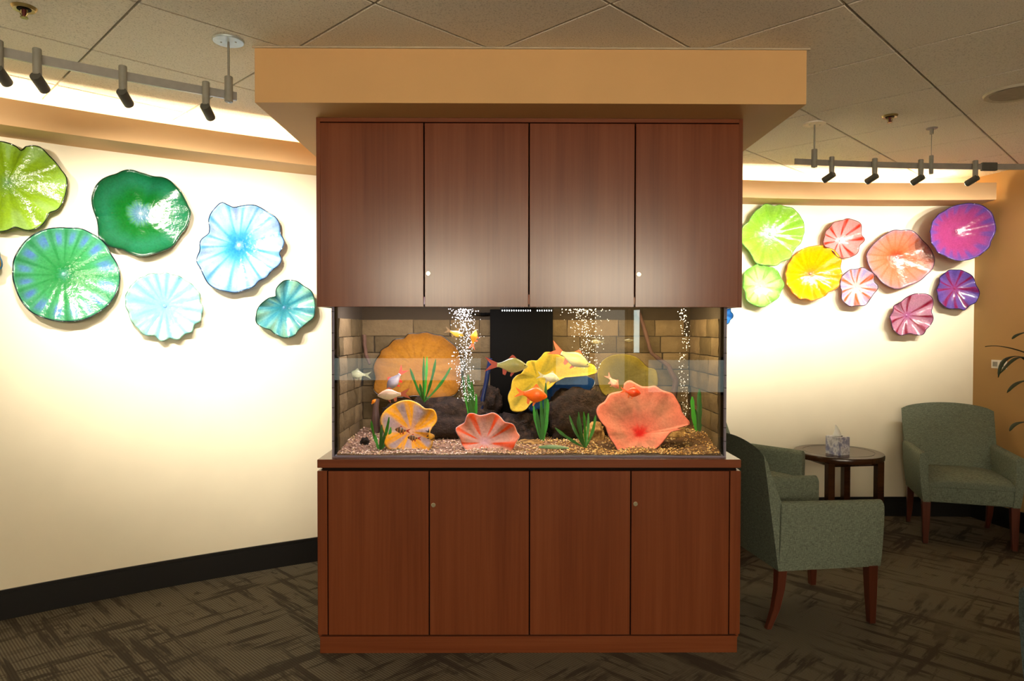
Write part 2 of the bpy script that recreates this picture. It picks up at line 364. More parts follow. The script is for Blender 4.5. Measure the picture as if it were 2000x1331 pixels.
# ------------------------------------------------------------------ added light panels behind the viewer, then the cove lamps
def added_panel(x, y, sx, sy, label):  # panels added out of view to give ambient light from behind
    t = thing('added_light_panel', (x, y, Z_C-.03), label, 'added ceiling light', 'added light panels behind the viewer')
    a, b = sx/2, sy/2
    MB().box((x-a-.03, y-b-.03, Z_C-.03), (x+a+.03, y-b, Z_C)).box((x-a-.03, y+b, Z_C-.03), (x+a+.03, y+b+.03, Z_C)).box((x-a-.03, y-b, Z_C-.03), (x-a, y+b, Z_C)).box((x+a, y-b, Z_C-.03), (x+a+.03, y+b, Z_C)).build('frame', 'ceiling_grid', t)
    MB().box((x-a, y-b, Z_C-.015), (x+a, y+b, Z_C-.004)).build('diffuser', 'panel_glow', t)
added_panel(0.35, -1.6, 1.2, 0.6, 'added rectangular light panel, unseen behind the viewer, middle one')
added_panel(-2.2, -1.6, 1.2, 0.6, 'added rectangular light panel, unseen behind the viewer, left one')
added_panel(2.9, -1.6, 1.2, 0.6, 'added rectangular light panel, unseen behind the viewer, right one')
# tubes hidden in the cove
k = 0; a = A_R+.03
while a < A_L-.14:
    a1 = a+.135
    if True:
        mb = MB(); mb.tube([(*arc(R_COVE+.13, a+(a1-a-.008)*i/8), Z_COVE+.055) for i in range(9)], .012, 8)
        lt = mb.build('cove_tube_lamp', 'cove_glow', smooth='a'); tag(lt, 'thin warm tube lamp lying hidden inside the light cove', 'lamp', 'tube lamps in the cove'); k += 1
    a = a1

# ------------------------------------------------------------------ track lighting
HEADS = []
def track(name, a0, a1, zr, label):
    t = thing(name, (*arc(R_RAIL, (a0+a1)/2), zr-.03), label, 'track rail')
    mb = arc_band(MB(), R_RAIL-.004, R_RAIL+.004, zr-.017, zr+.017, a0, a1, 40); r = mb.build('rail', 'rail_alu', t, smooth='a')
    return t
def cyl(mb, p0, p1, r, n=18): return mb.tube([p0, p1], r, n)
def head(a, zr, aim, label, group, k=1.0):
    x, y = arc(R_RAIL-.018, a); t = thing('track_spotlight', (x, y, zr-.10), label, 'spotlight', group)
    cyl(MB(), (x, y, zr+.032), (x, y, zr-.062), .0145).build('adapter', 'track_grey', t, bevel=.002, seg=1)
    d = (Vector(aim)-Vector((x, y, zr-.09))).normalized(); p = Vector((x, y, zr-.075))
    cyl(MB(), p+d*-.016, p+d*.056, .019, 22).build('lamp_head', 'head_grey', t, bevel=.003, seg=2)
    cyl(MB(), p+d*.0555, p+d*.0575, .015).build('lens', 'spot_lens', t)
    cyl(MB(), Vector((x, y, zr-.055)), p, .009).build('swivel', 'head_grey', t)
    ld = bpy.data.lights.new('spot', 'SPOT'); ld.energy = P_SPOT*k; ld.color = (1.0, 0.92, 0.78); ld.spot_size = math.radians(74); ld.spot_blend = 0.9; ld.shadow_soft_size = 0.016
    lo = bpy.data.objects.new('spot_bulb', ld); COL.objects.link(lo); lo.parent = t
    lp = p+d*.07; lo.location = lp-Vector(t['_o']); lo.rotation_euler = d.to_track_quat('-Z', 'Y').to_euler()
def rail_angle(u, v, z=2.46):
    p = at_z(u, v, z); return math.atan2(p.y-CY, p.x-CX)
ZR = 2.462
aE = rail_angle(466, 185); trk = track('light_track', aE, aE+.52, ZR, 'brushed aluminium curved track rail hung above the left glass plates')
aS = rail_angle(1543, 320); aEnd = aS-.30
trk2 = track('light_track', aS, aEnd, ZR, 'brushed aluminium curved track rail hung above the right glass plates')
def aim_at(a, da, z): x, y = arc(RW, a+da); return (x, y, z)
lefts = [(403, 175, 'grey spotlight on the left track nearest the soffit'), (240, 146, 'grey spotlight in the middle of the left track'), (72, 115, 'grey spotlight on the left track above the lime plate'), (-3, 101, 'grey spotlight on the left track cut by the photo edge')]
for u, v, lb in lefts:
    a = rail_angle(u, v); head(a, ZR, aim_at(a, -.09, 1.64), lb, 'spotlights on the left track')
head(rail_angle(-3, 101)+.08, ZR, aim_at(rail_angle(-3, 101)+.08, -.07, 1.78), 'grey spotlight at the far left end of the left track', 'spotlights on the left track')
rights = [(1614, 322, 'dark grey spotlight on the right track, first after the power feed'), (1703, 323, 'dark grey spotlight on the right track, second after the power feed'), (1798, 323.5, 'dark grey spotlight on the right track beside the hanging cable'), (1908, 324, 'dark grey spotlight on the right track nearest the side wall')]
for u, v, lb in rights:
    a = rail_angle(u, v); head(a, ZR, aim_at(a, .055, 1.79), lb, 'spotlights on the right track', .8)
for da, lb in ((.02, 'dark grey spotlight at the far right end of the right track'), (.065, 'dark grey spotlight on the right track, second from its far end'), (.105, 'dark grey spotlight on the right track, third from its far end')):
    head(aEnd+da, ZR, aim_at(aEnd+da, .06, 1.85), lb, 'spotlights on the right track', .7)
def feed(u, v, label, canopy_mat, r=.062):
    p = at_z(u, v, Z_C); a = math.atan2(p.y-CY, p.x-CX); x, y = arc(R_RAIL-.012, a)
    t = thing('track_power_feed', (x, y, ZR-.035), label, 'light fitting')
    MB().lathe([(r*.97, -.008), (r, -.005), (r, 0)], (x, y, Z_C), 32).build('canopy', canopy_mat, t, smooth='a')
    for s in (-1, 1): MB().lathe([(.003, -.011), (.004, -.008)], (x+s*.03, y, Z_C), 8).build('screw', 'cable_steel', t)
    cyl(MB(), (x, y, Z_C-.008), (x, y, ZR+.07), .0045, 10).build('stem', 'cable_steel', t)
    cyl(MB(), (x, y, ZR+.072), (x, y, ZR-.032), .0165, 20).build('feed_body', 'track_grey', t, bevel=.002, seg=1)
    cyl(MB(), (x, y, ZR-.032), (x, y, ZR-.035), .006, 10).build('cap', 'cable_steel', t)
feed(444, 82, 'grey track power feed hanging from a round canopy beside the soffit', 'canopy_grey')
feed(1577, 248, 'dark track power feed hanging from a cream canopy right of the cabinet', 'canopy_cream')
p = at_z(1809, 255, Z_C); a = math.atan2(p.y-CY, p.x-CX); x, y = arc(R_RAIL-.008, a)
t = thing('track_cable_hanger', (x, y, ZR-.05), 'thin steel cable hanger holding up the right track', 'light fitting')
MB().lathe([(.030, -.005), (.032, 0)], (x, y, Z_C), 24).build('canopy', 'track_grey', t, smooth='a'); cyl(MB(), (x, y, Z_C-.005), (x, y, Z_C-.035), .011, 14).build('gripper', 'track_grey', t)
cyl(MB(), (x, y, Z_C-.035), (x, y, ZR+.06), .0022, 6).build('cable', 'cable_steel', t); cyl(MB(), (x, y, ZR+.06), (x, y, ZR-.05), .012, 14).build('clamp', 'track_grey', t, bevel=.002, seg=1)
a = rail_angle(1938, 324.5); mb = arc_band(MB(), R_RAIL-.012, R_RAIL+.012, ZR-.024, ZR+.024, a-.006, a+.006, 4)
tag(mb.build('track_joiner', 'head_grey', bevel=.003, seg=1), 'dark rectangular joiner clipped on the right track', 'track joiner')
# sprinklers
def sprinkler(u, v, label):
    p = at_z(u, v, Z_C); t = thing('sprinkler', (p.x, p.y, Z_C-.04), label, 'sprinkler')
    MB().lathe([(.022, -.006), (.036, -.011), (.042, 0)], (p.x, p.y, Z_C), 28).build('ring', 'sprinkler_ring', t, smooth='a')
    MB().lathe([(.023, -.0095), (.023, -.004)], (p.x, p.y, Z_C), 20).build('recess_cup', 'gap_dark', t)
    MB().lathe([(.006, -.035), (.008, -.01)], (p.x, p.y, Z_C), 12).build('bulb', 'sprinkler_red', t, smooth='a')
    for s in (-1, 1): MB().tube([(p.x+s*.010, p.y, Z_C-.008), (p.x+s*.014, p.y, Z_C-.022), (p.x+s*.006, p.y, Z_C-.036)], .0025, 6).build('arm', 'sprinkler_ring', t)
    MB().lathe([(.013, -.040), (.013, -.037)], (p.x, p.y, Z_C), 16).build('deflector', 'sprinkler_ring', t)
sprinkler(47, 14, 'ceiling sprinkler with bronze ring above the left track'); sprinkler(1738, 226, 'small red ceiling sprinkler above the right track')
p = at_z(1985, 180, Z_C); t = thing('ceiling_speaker', (p.x, p.y, Z_C-.012), 'round off-white ceiling speaker near the right photo edge', 'speaker')
MB().lathe([(.115, -.006), (.135, -.011), (.142, 0)], (p.x, p.y, Z_C), 40).build('rim', 'speaker_white', t, smooth='a'); MB().lathe([(.112, -.009), (.114, -.004)], (p.x, p.y, Z_C), 40).build('grille', 'speaker_mesh', t)

# ------------------------------------------------------------------ aquarium furniture
D = 3.1408; XL, XR, ZTOP, ZU = -0.8675, 1.0718, 0.8959, 1.5922; YB = 3.92
def fx(u, v=1000): return at_y(u, v, D).x
def fz(v, u=1035): return at_y(u, v, D).z
def lock(x, z, door, y):
    lk = MB().tube([(x, y-.004, z), (x, y+.002, z)], .0105, 18).build('lock', 'lock_metal', door, bevel=.0012, seg=1, label='small round brass lock')
# base cabinet
t = thing('base_cabinet', (.5*(XL+XR), D+.35, 0), 'lower cherry wood cabinet with four doors under the aquarium', 'cabinet')
zt = fz(921); zb = fz(1241); zk = fz(1245)
MB().box((XL+.012, D+.022, 0.05), (XR-.012, YB-.02, ZTOP-.05)).build('carcass', 'gap_dark', t)
MB().box((XL, D+.02, zk-.01), (XL+.014, YB, ZTOP-.052)).build('side_panel', 'cherry_wood', t, bevel=.001, seg=1)
MB().box((XR-.014, D+.02, zk-.01), (XR, YB, ZTOP-.052)).build('side_panel', 'cherry_wood', t, bevel=.001, seg=1)
MB().box((XL+.012, YB-.02, 0.05), (XR-.012, YB, ZTOP-.052)).build('back_panel', 'cherry_wood', t)
xd = [fx(641), fx(837), fx(839.5), fx(1033), fx(1035.5), fx(1231), fx(1233.5), fx(1424)]
MB().box((XL, D, zb+.002), (xd[0]-.005, D+.02, ZTOP-.052)).build('stile', 'cherry_wood', t, bevel=.0015, seg=1)
MB().box((xd[7]+.005, D, zb+.002), (XR, D+.02, ZTOP-.052)).build('stile', 'cherry_wood', t, bevel=.0015, seg=1)
for i in range(4):
    d = MB().box((xd[2*i], D+.001, zb), (xd[2*i+1], D+.02, zt)).build('door', 'cherry_wood', t, bevel=.0015, seg=1)
    if i == 1: lock(fx(846.5), fz(987), d, D)
    if i == 3: lock(fx(1241), fz(985), d, D)
MB().box((XL+.008, D+.006, 0), (XR-.01, YB-.03, zk)).build('plinth', 'cherry_wood_h', t, bevel=.0015, seg=1)
tag(MB().box((XL, D-.001, fz(914.5)), (XR, YB+.01, ZTOP)).build('worktop', 'cherry_wood_h', bevel=.002, seg=1), 'cherry wood worktop slab the aquarium stands on', 'worktop')
MB().box((XL+.02, D+.012, ZTOP-.052), (XR-.02, YB-.02, fz(914.5))).build('spacer', 'gap_dark', t)
# upper cabinet (hood)
t = thing('hood_cabinet', (.5*(XL+XR), D+.35, ZU), 'upper cherry wood cabinet with four doors above the aquarium', 'cabinet')
zt = fz(241); x0, x1 = fx(618, 400), fx(1450, 400)
MB().box((x0, D-.002, ZU), (x0+.018, YB, Z_SOF-.001)).build('side_panel', 'cherry_wood', t, bevel=.001, seg=1); MB().box((x1-.018, D-.002, ZU), (x1, YB, Z_SOF-.001)).build('side_panel', 'cherry_wood', t, bevel=.001, seg=1)
MB().box((x0+.018, D-.002, zt+.004), (x1-.018, D+.02, Z_SOF-.001)).build('top_rail', 'cherry_wood_h', t, bevel=.001, seg=1)
MB().box((x0+.018, YB-.02, ZU), (x1-.018, YB, Z_SOF-.02)).build('back_panel', 'cherry_wood', t); MB().box((x0+.018, D+.03, Z_SOF-.03), (x1-.018, YB-.02, Z_SOF-.002)).build('top_panel', 'gap_dark', t)
MB().box((x0+.018, D+.045, ZU+.06), (x1-.018, D+.05, Z_SOF-.03)).build('door_backing', 'gap_dark', t)
xd = [fx(625, 450), fx(827, 450), fx(829.5, 450), fx(1032, 450), fx(1034.5, 450), fx(1239, 450), fx(1241.5, 450), fx(1443, 450)]
for i in range(4):
    d = MB().box((xd[2*i], D, ZU+.001), (xd[2*i+1], D+.019, zt)).build('door', 'cherry_wood', t, bevel=.0015, seg=1)
    if i == 1: lock(fx(836.5, 535), fz(535), d, D-.001)
    if i == 3: lock(fx(1247.5, 536), fz(536), d, D-.001)

# ------------------------------------------------------------------ the aquarium
TY0 = D+.054; TY1 = TY0+.60; GT = .010
TXL, TXR = at_y(648, 750, TY0).x, at_y(1419, 750, TY0).x
TZ0, TZ1 = ZTOP, ZU+.035
t = thing('aquarium_tank', (.5*(TXL+TXR), .5*(TY0+TY1), TZ0), 'long clear glass fish tank between the two cherry cabinets', 'aquarium')
MB().box((TXL, TY0, TZ0+.006), (TXR, TY0+GT, TZ1)).build('front_pane', 'tank_glass', t)
MB().box((TXL, TY0+GT, TZ0+.006), (TXL+GT, TY1-GT, TZ1)).build('side_pane', 'tank_glass', t); MB().box((TXR-GT, TY0+GT, TZ0+.006), (TXR, TY1-GT, TZ1)).build('side_pane', 'tank_glass', t)
MB().box((TXL, TY1-GT, TZ0+.006), (TXR, TY1, TZ1)).build('back_pane', 'gap_dark', t); MB().box((TXL, TY0, TZ0), (TXR, TY1, TZ0+.006)).build('bottom_pane', 'silicone', t)
for sx, x in ((1, TXL), (-1, TXR)):
    s = MB().box((min(x+sx*.0005, x+sx*.009), TY0-.001, TZ0+.006), (max(x+sx*.0005, x+sx*.009), TY0+.013, TZ1)).build('corner_seam', 'silicone', t)
    for q in range(8):
        z = TZ0+.06+q*.085+random.uniform(-.02, .02); MB().box((min(x+sx*.0003, x+sx*.0092), TY0-.0015, z), (max(x+sx*.0003, x+sx*.0092), TY0+.012, z+.004)).build('seam_mark', 'silicone_mark', s)
IX0, IX1, IY0, IY1, IZ0 = TXL+GT+.002, TXR-GT-.002, TY0+GT+.004, TY1-GT-.002, TZ0+.006
wt = tag(MB().box((IX0+.001, IY0-.002, IZ0+.001), (IX1-.001, IY1-.002, ZU+.024)).build('aquarium_water', 'tank_water'), 'clear slightly yellowish water filling the fish tank', 'water', kind='stuff')
# stone block lining at the back; both ends copy its reflection
n = N('stone_block'); oi = n.n('ObjectInfo'); v = n.coords(jitter=True); f = n.noise(v, 14, 5, .65); g = n.noise(v, 60, 4, .6)
tone = n.ramp(oi.outputs['Random'], [(0, lin('4e4028')), (.5, lin('5e4d33')), (1, lin('705c40'))])
col = n.mix(0.5, tone, n.ramp(f, [(.3, (.35, .32, .28)), (.65, (1, 1, 1))]), 'MULTIPLY')
n.pbr(col, .85, .2, normal=n.bump(n.math('ADD', f, n.math('MULTIPLY', g, .4)), .6, .012))
plain('mortar', '2e2416', .95)
lining = thing('stone_lining', (.5*(IX0+IX1), IY1, IZ0), 'tan stone block lining at the tank back, copied at the ends as its reflection', 'stone lining')
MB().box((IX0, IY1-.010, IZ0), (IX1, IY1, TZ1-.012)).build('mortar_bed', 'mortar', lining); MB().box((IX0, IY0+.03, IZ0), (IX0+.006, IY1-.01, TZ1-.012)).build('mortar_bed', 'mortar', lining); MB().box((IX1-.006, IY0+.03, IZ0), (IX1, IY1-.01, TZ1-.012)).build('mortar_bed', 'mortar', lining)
variants = {}
def block(p, w, hgt, rot):
    key = round(w*50)
    key = (key, random.randint(0, 1))
    if key not in variants:
        w0 = key[0]/50; mb = MB(); nx = 4; nz = 3; vs = []; fs = []
        for iz in range(nz+1):
            for ix in range(nx+1):
                edge = ix in (0, nx) or iz in (0, nz)
                vs.append(((ix/nx-.5)*(w0-.004)+(0 if not edge else random.uniform(-.0015, .0015)), (-.006 if edge else -.012)+random.uniform(-.0025, .002), iz/nz*(hgt-.004)+random.uniform(-.0012, .0012)*(1 if edge else 0)))
        for iz in range(nz):
            for ix in range(nx): q = iz*(nx+1)+ix; fs.append((q, q+1, q+nx+2, q+nx+1))
        o = len(vs); ring = [i for i in range(nx)]+[i*(nx+1)+nx for i in range(nz)]+[nz*(nx+1)+nx-i for i in range(nx)]+[(nz-i)*(nx+1) for i in range(nz)]
        vs += [(vs[i][0], .002, vs[i][2]) for i in ring]; m = len(ring)
        fs += [(ring[i], o+i, o+(i+1) % m, ring[(i+1) % m]) for i in range(m)]+[tuple(range(o, o+m))]
        b = mb.add(vs, fs).build('stone_block', 'stone_block', lining, origin=(0, 0, 0), smooth='a'); variants[key] = b
    else: b = variants[key].copy(); COL.objects.link(b)
    b.location = Vector(p)-Vector(lining['_o']); b.rotation_euler = (0, 0, rot)
OVX0, OVX1 = at_y(957, 700, IY1-.10).x, at_y(1080, 700, IY1-.10).x
cz = IZ0+.01; row = 0; CH = .0905
while cz+CH < TZ1-.005:
    x = IX0+.008-(.09 if row % 2 else 0.0)
    while x < IX1-.03:
        w = round(random.choice((.16, .2, .24, .28))*50)/50; xa = max(x, IX0+.008); xb = min(x+w, IX1-.008); ww = round((xb-xa)*50-.49)/50
        if ww >= .04 and not (xa > OVX0-.02 and xb < OVX1+.02): block(((xa+xb)/2, IY1-.010, cz), ww, CH, 0)
        x += w
    for xe, rot in ((IX0+.006, PI/2), (IX1-.006, -PI/2)):  # end blocks imitate the back stones mirrored in the side panes
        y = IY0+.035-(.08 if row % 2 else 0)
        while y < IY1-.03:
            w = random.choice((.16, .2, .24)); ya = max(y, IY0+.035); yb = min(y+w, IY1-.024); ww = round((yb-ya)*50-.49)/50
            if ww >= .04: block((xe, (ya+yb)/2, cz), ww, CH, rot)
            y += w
    cz += CH; row += 1
# overflow box in the middle
plain('overflow_black', '070605', .8, .05)
t = thing('overflow_box', (.5*(OVX0+OVX1), IY1-.06, IZ0), 'black plastic overflow box in the middle of the tank back', 'filter box')
MB().box((OVX0, IY1-.10, IZ0), (OVX1, IY1-.024, TZ1-.03)).build('housing', 'overflow_black', t, bevel=.004)
# aquarium lamps under the hood
emitter('led_cool', (0.86, 0.92, 1.0), 9.0)
emitter('led_warm', (1.0, 0.80, 0.52), 12.0)
def tank_lamp(x0, x1, y, col, power, label):
    z = TZ1+.02; t = thing('aquarium_lamp', (.5*(x0+x1), y, z), label, 'aquarium lamp')
    MB().box((x0, y-.05, z), (x1, y+.05, z+.025)).build('housing', 'overflow_black', t, bevel=.003)
    ld = bpy.data.lights.new('tank_light', 'AREA'); ld.shape = 'RECTANGLE'; ld.size = x1-x0-.04; ld.size_y = .08; ld.energy = power; ld.color = col; rx = math.radians(20)
    lo = bpy.data.objects.new('led_array', ld); COL.objects.link(lo); lo.parent = t; lo.location = (0, 0, -.012); lo.rotation_euler = (rx, 0, 0)
XM = .5*(IX0+IX1)
tank_lamp(IX0+.08, XM-.08, IY0+.07, (.93, .86, 1.0), P_TANK, 'black lamp bar with cool light over the left half of the tank'); tank_lamp(XM+.04, IX1-.08, IY0+.07, (1.0, .78, .48), P_TANK, 'black lamp bar with warm light over the right half of the tank')
t = thing('led_strip', (at_y(1028, 606, IY0+.06).x, IY0+.06, 1.598), 'row of small white LEDs glowing under the hood middle', 'light strip')
xa, xb = at_y(981, 606, IY0+.06).x, at_y(1077, 606, IY0+.06).x; zl = at_y(1028, 607, IY0+.06).z
MB().box((xa-.01, IY0+.055, zl+.004), (xb+.01, IY0+.075, zl+.014)).build('bar', 'overflow_black', t)
for q in range(22):
    if q in (13, 14): continue
    x = xa+(xb-xa)*q/21; MB().lathe([(.0015, -.003), (.0023, 0), (.0016, .003)], (x, IY0+.062, zl), 8).build('led', 'led_cool', t)

# gravel bed
random.seed(21)
PEB = [lin(c) for c in ('c9a58c', 'b78a72', 'e2cdbd', '8a6650', 'a8907c', '6b4c3a', 'd7b49c', 'b59a6a')]
PEBW = [lin(c) for c in ('c79a56', 'a87a3a', 'd9b878', '7a5428', '5d3d1e', 'c0a070', '8f6a38')]
def gravel_z(x, y):
    f = (y-IY0)/(IY1-IY0); g = (x-IX0)/(IX1-IX0)
    return IZ0+.010+.024*min(1, f*3.2)+.045*max(0, (g-.86)/.14)*min(1, f*2.2)+.022*max(0, (.12-g)/.12)*f+.006*math.sin(x*17)*math.sin(y*11)
gb = MB(); nx, ny = 90, 28; vs = []; fs = []; cs = []
for j in range(ny+1):
    for i in range(nx+1):
        x = IX0+.008+(IX1-IX0-.016)*i/nx; y = IY0+(IY1-IY0-.012)*j/ny; vs.append((x, y, gravel_z(x, y)-.003)); cs.append(mixc(lin('7a5a48'), lin('5a3c20'), (i/nx-.4)*4))
for j in range(ny):
    for i in range(nx): q = j*(nx+1)+i; fs.append((q, q+1, q+nx+2, q+nx+1))
fr = [i for i in range(nx+1)]; o = len(vs); vs += [(vs[i][0], vs[i][1], IZ0) for i in fr]; cs += [cs[i] for i in fr]; fs += [(i, o+i, o+i+1, i+1) for i in range(nx)]
gb.add(vs, fs, cs)
ICO = bmesh.new(); bmesh.ops.create_icosphere(ICO, subdivisions=1, radius=1); ICO.verts.ensure_lookup_table(); IV = [v.co.copy() for v in ICO.verts]; IF = [tuple(v.index for v in f.verts) for f in ICO.faces]; ICO.free()
def pebble(mb, c, r, col):
    q = Matrix.Rotation(random.uniform(0, 6.3), 3, 'Z'); s = Vector((random.uniform(.8, 1.3), random.uniform(.7, 1.1), random.uniform(.55, .8)))
    mb.add([Vector(c)+q @ Vector((p.x*s.x, p.y*s.y, p.z*s.z))*r*random.uniform(.85, 1.1) for p in IV], IF, col)
for k in range(5200):
    x = random.uniform(IX0+.012, IX1-.012); y = IY0+(IY1-IY0-.03)*random.random()**1.7
    g = (x-IX0)/(IX1-IX0); pal = PEBW if random.random() < (g-.35)*3 else PEB
    pebble(gb, (x, y, gravel_z(x, y)+random.uniform(-.002, .003)), random.uniform(.0026, .0056), random.choice(pal))
for k in range(1500):      # pebbles pressed against the front pane
    x = random.uniform(IX0+.012, IX1-.012); g = (x-IX0)/(IX1-IX0); pal = PEBW if random.random() < (g-.35)*3 else PEB
    pebble(gb, (x, IY0+.004, random.uniform(IZ0+.003, gravel_z(x, IY0))), random.uniform(.0026, .005), random.choice(pal))
tag(gb.build('gravel', 'pebble', smooth=False), 'pinkish and golden pebble gravel covering the tank bottom', 'gravel', kind='stuff')

# ------------------------------------------------------------------ blown glass plates
def sstep(a, b, x): x = max(0, min(1, (x-a)/(b-a))); return x*x*(3-2*x)
def plate_color(spec, g=1.0):
    lin = lambda c: tuple(x**g for x in lin_(c))
    rad = [(t, lin(c)) for t, c in spec['rad']]; st = spec.get('stripes'); sp = spec.get('spots'); seed = random.uniform(0, 50)
    def f(t, th):
        wob = .05*math.sin(5*th+seed)+.04*math.sin(11*th+2*seed); tt = max(0, min(1, t+wob*t*(1-t)*2))
        c = rad[-1][1]
        for (a, ca), (b, cb) in zip(rad, rad[1:]):
            if tt <= b: c = mixc(ca, cb, (tt-a)/(b-a)); break
        for s in (spec['layers'] if 'layers' in spec else []):
            n, ph, w, col, t0, t1, amt = s
            ang = (th*n/(2*PI)+ph+.18*math.sin(seed+3*th)) % 1.0; dist = abs(ang-.5)*2
            k = sstep(w+.11, max(0, w-.11), dist)
            k *= sstep(t0-.08, t0+.1, t)*sstep(t1+.12, t1-.06, t)*amt*(.85+.15*math.sin(th*23+t*9+seed))
            c = mixc(c, lin(col), k)
        return c
    return f
def make_plate(name, label, group, outline, center, p0, nrm, spec, nr, amp, standoff=.075, dish=.05, mat='blown_glass', rim='101f18', rim_r=.0036, knob=True, scale=1.0, post=True, ph=0.0):
    nrm = Vector(nrm).normalized(); p0 = Vector(p0)
    rim_p = p0+nrm*standoff; cen_p = p0+nrm*(standoff-dish)
    MA, K = 168, 20
    pol = sorted((math.atan2(v-center[1], u-center[0]), math.hypot(u-center[0], v-center[1])) for u, v in outline)
    m = len(pol)
    ext = [(a-2*PI, r) for a, r in pol[-3:]]+pol+[(a+2*PI, r) for a, r in pol[:3]]
    def radius(th):
        for i in range(1, len(ext)-2):
            a0, a1 = ext[i][0], ext[i+1][0]
            if a0 <= th <= a1:
                x = (th-a0)/max(1e-6, a1-a0); r0, r1, r2, r3 = ext[i-1][1], ext[i][1], ext[i+1][1], ext[i+2][1]
                return .5*(2*r1+(-r0+r2)*x+(2*r0-5*r1+4*r2-r3)*x*x+(-r0+3*r1-3*r2+r3)*x**3)
        return pol[0][1]
    c3 = at_plane(center[0], center[1], cen_p, nrm); col = plate_color(spec, 1.2 if mat == 'blown_glass' else 1.0)
    rims = []
    for k in range(MA):
        th = -PI+2*PI*k/MA; r = radius(th); rims.append((th, at_plane(center[0]+r*math.cos(th), center[1]+r*math.sin(th), rim_p, nrm)))
    c_flat = c3-nrm*((c3-cen_p).dot(nrm)); vs = [c3]; cs = [col(0, 0)]
    for i in range(1, K+1):
        t = (i/K)**.9
        for th, rp in rims:
            flat = c_flat.lerp(rp-nrm*dish, t)
            dep = dish*(1-math.cos(min(1, t*1.02)*PI/2))*.55+dish*t**2.2*.45+amp*math.cos(nr*th+ph)*t**2.6+amp*.45*math.sin((nr*.5+1)*th+ph*2)*t**3
            vs.append(flat+nrm*dep); cs.append(col(t, th))
    fs = [(0, 1+(k+1) % MA, 1+k) for k in range(MA)]
    for i in range(K-1):
        for k in range(MA): a = 1+i*MA+k; b = 1+i*MA+(k+1) % MA; fs.append((a, b, b+MA, a+MA))
    nf = len(vs); th_ = .005
    vs2 = vs+[p-nrm*th_ for p in vs]; fs2 = fs+[tuple(reversed([i+nf for i in q])) for q in fs]
    lastr = [1+(K-1)*MA+k for k in range(MA)]
    fs2 += [(lastr[k], lastr[(k+1) % MA], lastr[(k+1) % MA]+nf, lastr[k]+nf) for k in range(MA)]
    base = sum((vs[i] for i in lastr), Vector())/MA; base = base-nrm*((base-p0).dot(nrm)); base.z = min(vs[i].z for i in lastr)
    t = thing(name, base, label, 'glass plate', group)
    MB().add(vs2, fs2, cs+cs).build('bowl', mat, t, smooth=True)
    if rim_r > 0: MB().loop([vs[i]-nrm*.0025 for i in lastr], rim_r, 6).build('lip_wrap', plate_rim(rim), t, smooth=True, label='thin dark lip wrapped round the edge')
    if knob:
        kn = MB(); a = Vector((0, 0, 1)).cross(nrm).normalized(); b = nrm.cross(a); prof = [(.020, -.003), (.018, .0015), (.012, .003), (.005, .004)]
        for r, z in []: pass
        v2 = []; f2 = []
        R0 = max(.005, min(.012, .055*(vs[lastr[0]]-c3).length))/.02
        for r, z in prof:
            for k in range(16): q = 2*PI*k/16; v2.append(c3+(a*math.cos(q)+b*math.sin(q))*r*R0+nrm*(z*R0+.0015))
        for i in range(len(prof)-1):
            for k in range(16): f2.append((i*16+k, i*16+(k+1) % 16, (i+1)*16+(k+1) % 16, (i+1)*16+k))
        f2.append(tuple(range(48, 64))); kc = mixc(lin(spec.get('knob', '8fb0c0')), col(0, 0), .65)
        kn.add(v2, f2, kc).build('pontil_knob', mat, t, smooth=True)
    if post: MB().tube([p0+(c_flat-p0)-nrm*((c_flat-p0).dot(nrm))-nrm*.001, c3-nrm*.004], .012, 12).build('wall_mount', 'track_grey', t)
    return t
RIMS = {}
def plate_rim(c):
    if c not in RIMS: RIMS[c] = plain('lip_'+c, c, .15, .6, vary=.1)
    return RIMS[c]
def px(region, sc, pts): return [(region[0]+a/sc, region[1]+b/sc) for a, b in pts]
def wall_frame(u, v):
    """where the view ray through (u,v) meets the curved wall, and the wall's inward normal there"""
    d = pix_dir(u, v); a = d.x**2+d.y**2; b = 2*(d.x*(EYE.x-CX)+d.y*(EYE.y-CY)); c = (EYE.x-CX)**2+(EYE.y-CY)**2-RW**2
    s = (-b+math.sqrt(b*b-4*a*c))/(2*a); p = EYE+d*s; return p, Vector((CX-p.x, CY-p.y, 0)).normalized()
Z1 = ((0, 260), 3.328); Z2 = ((160, 310), 6.3375); Z3 = ((370, 380), 4.437); Z4 = ((230, 520), 8.321); Z5 = ((1440, 380), 5.546); Z6 = ((1620, 380), 4.435)
GL, GR = 'blown glass plates left of the cabinet', 'blown glass plates right of the cabinet'
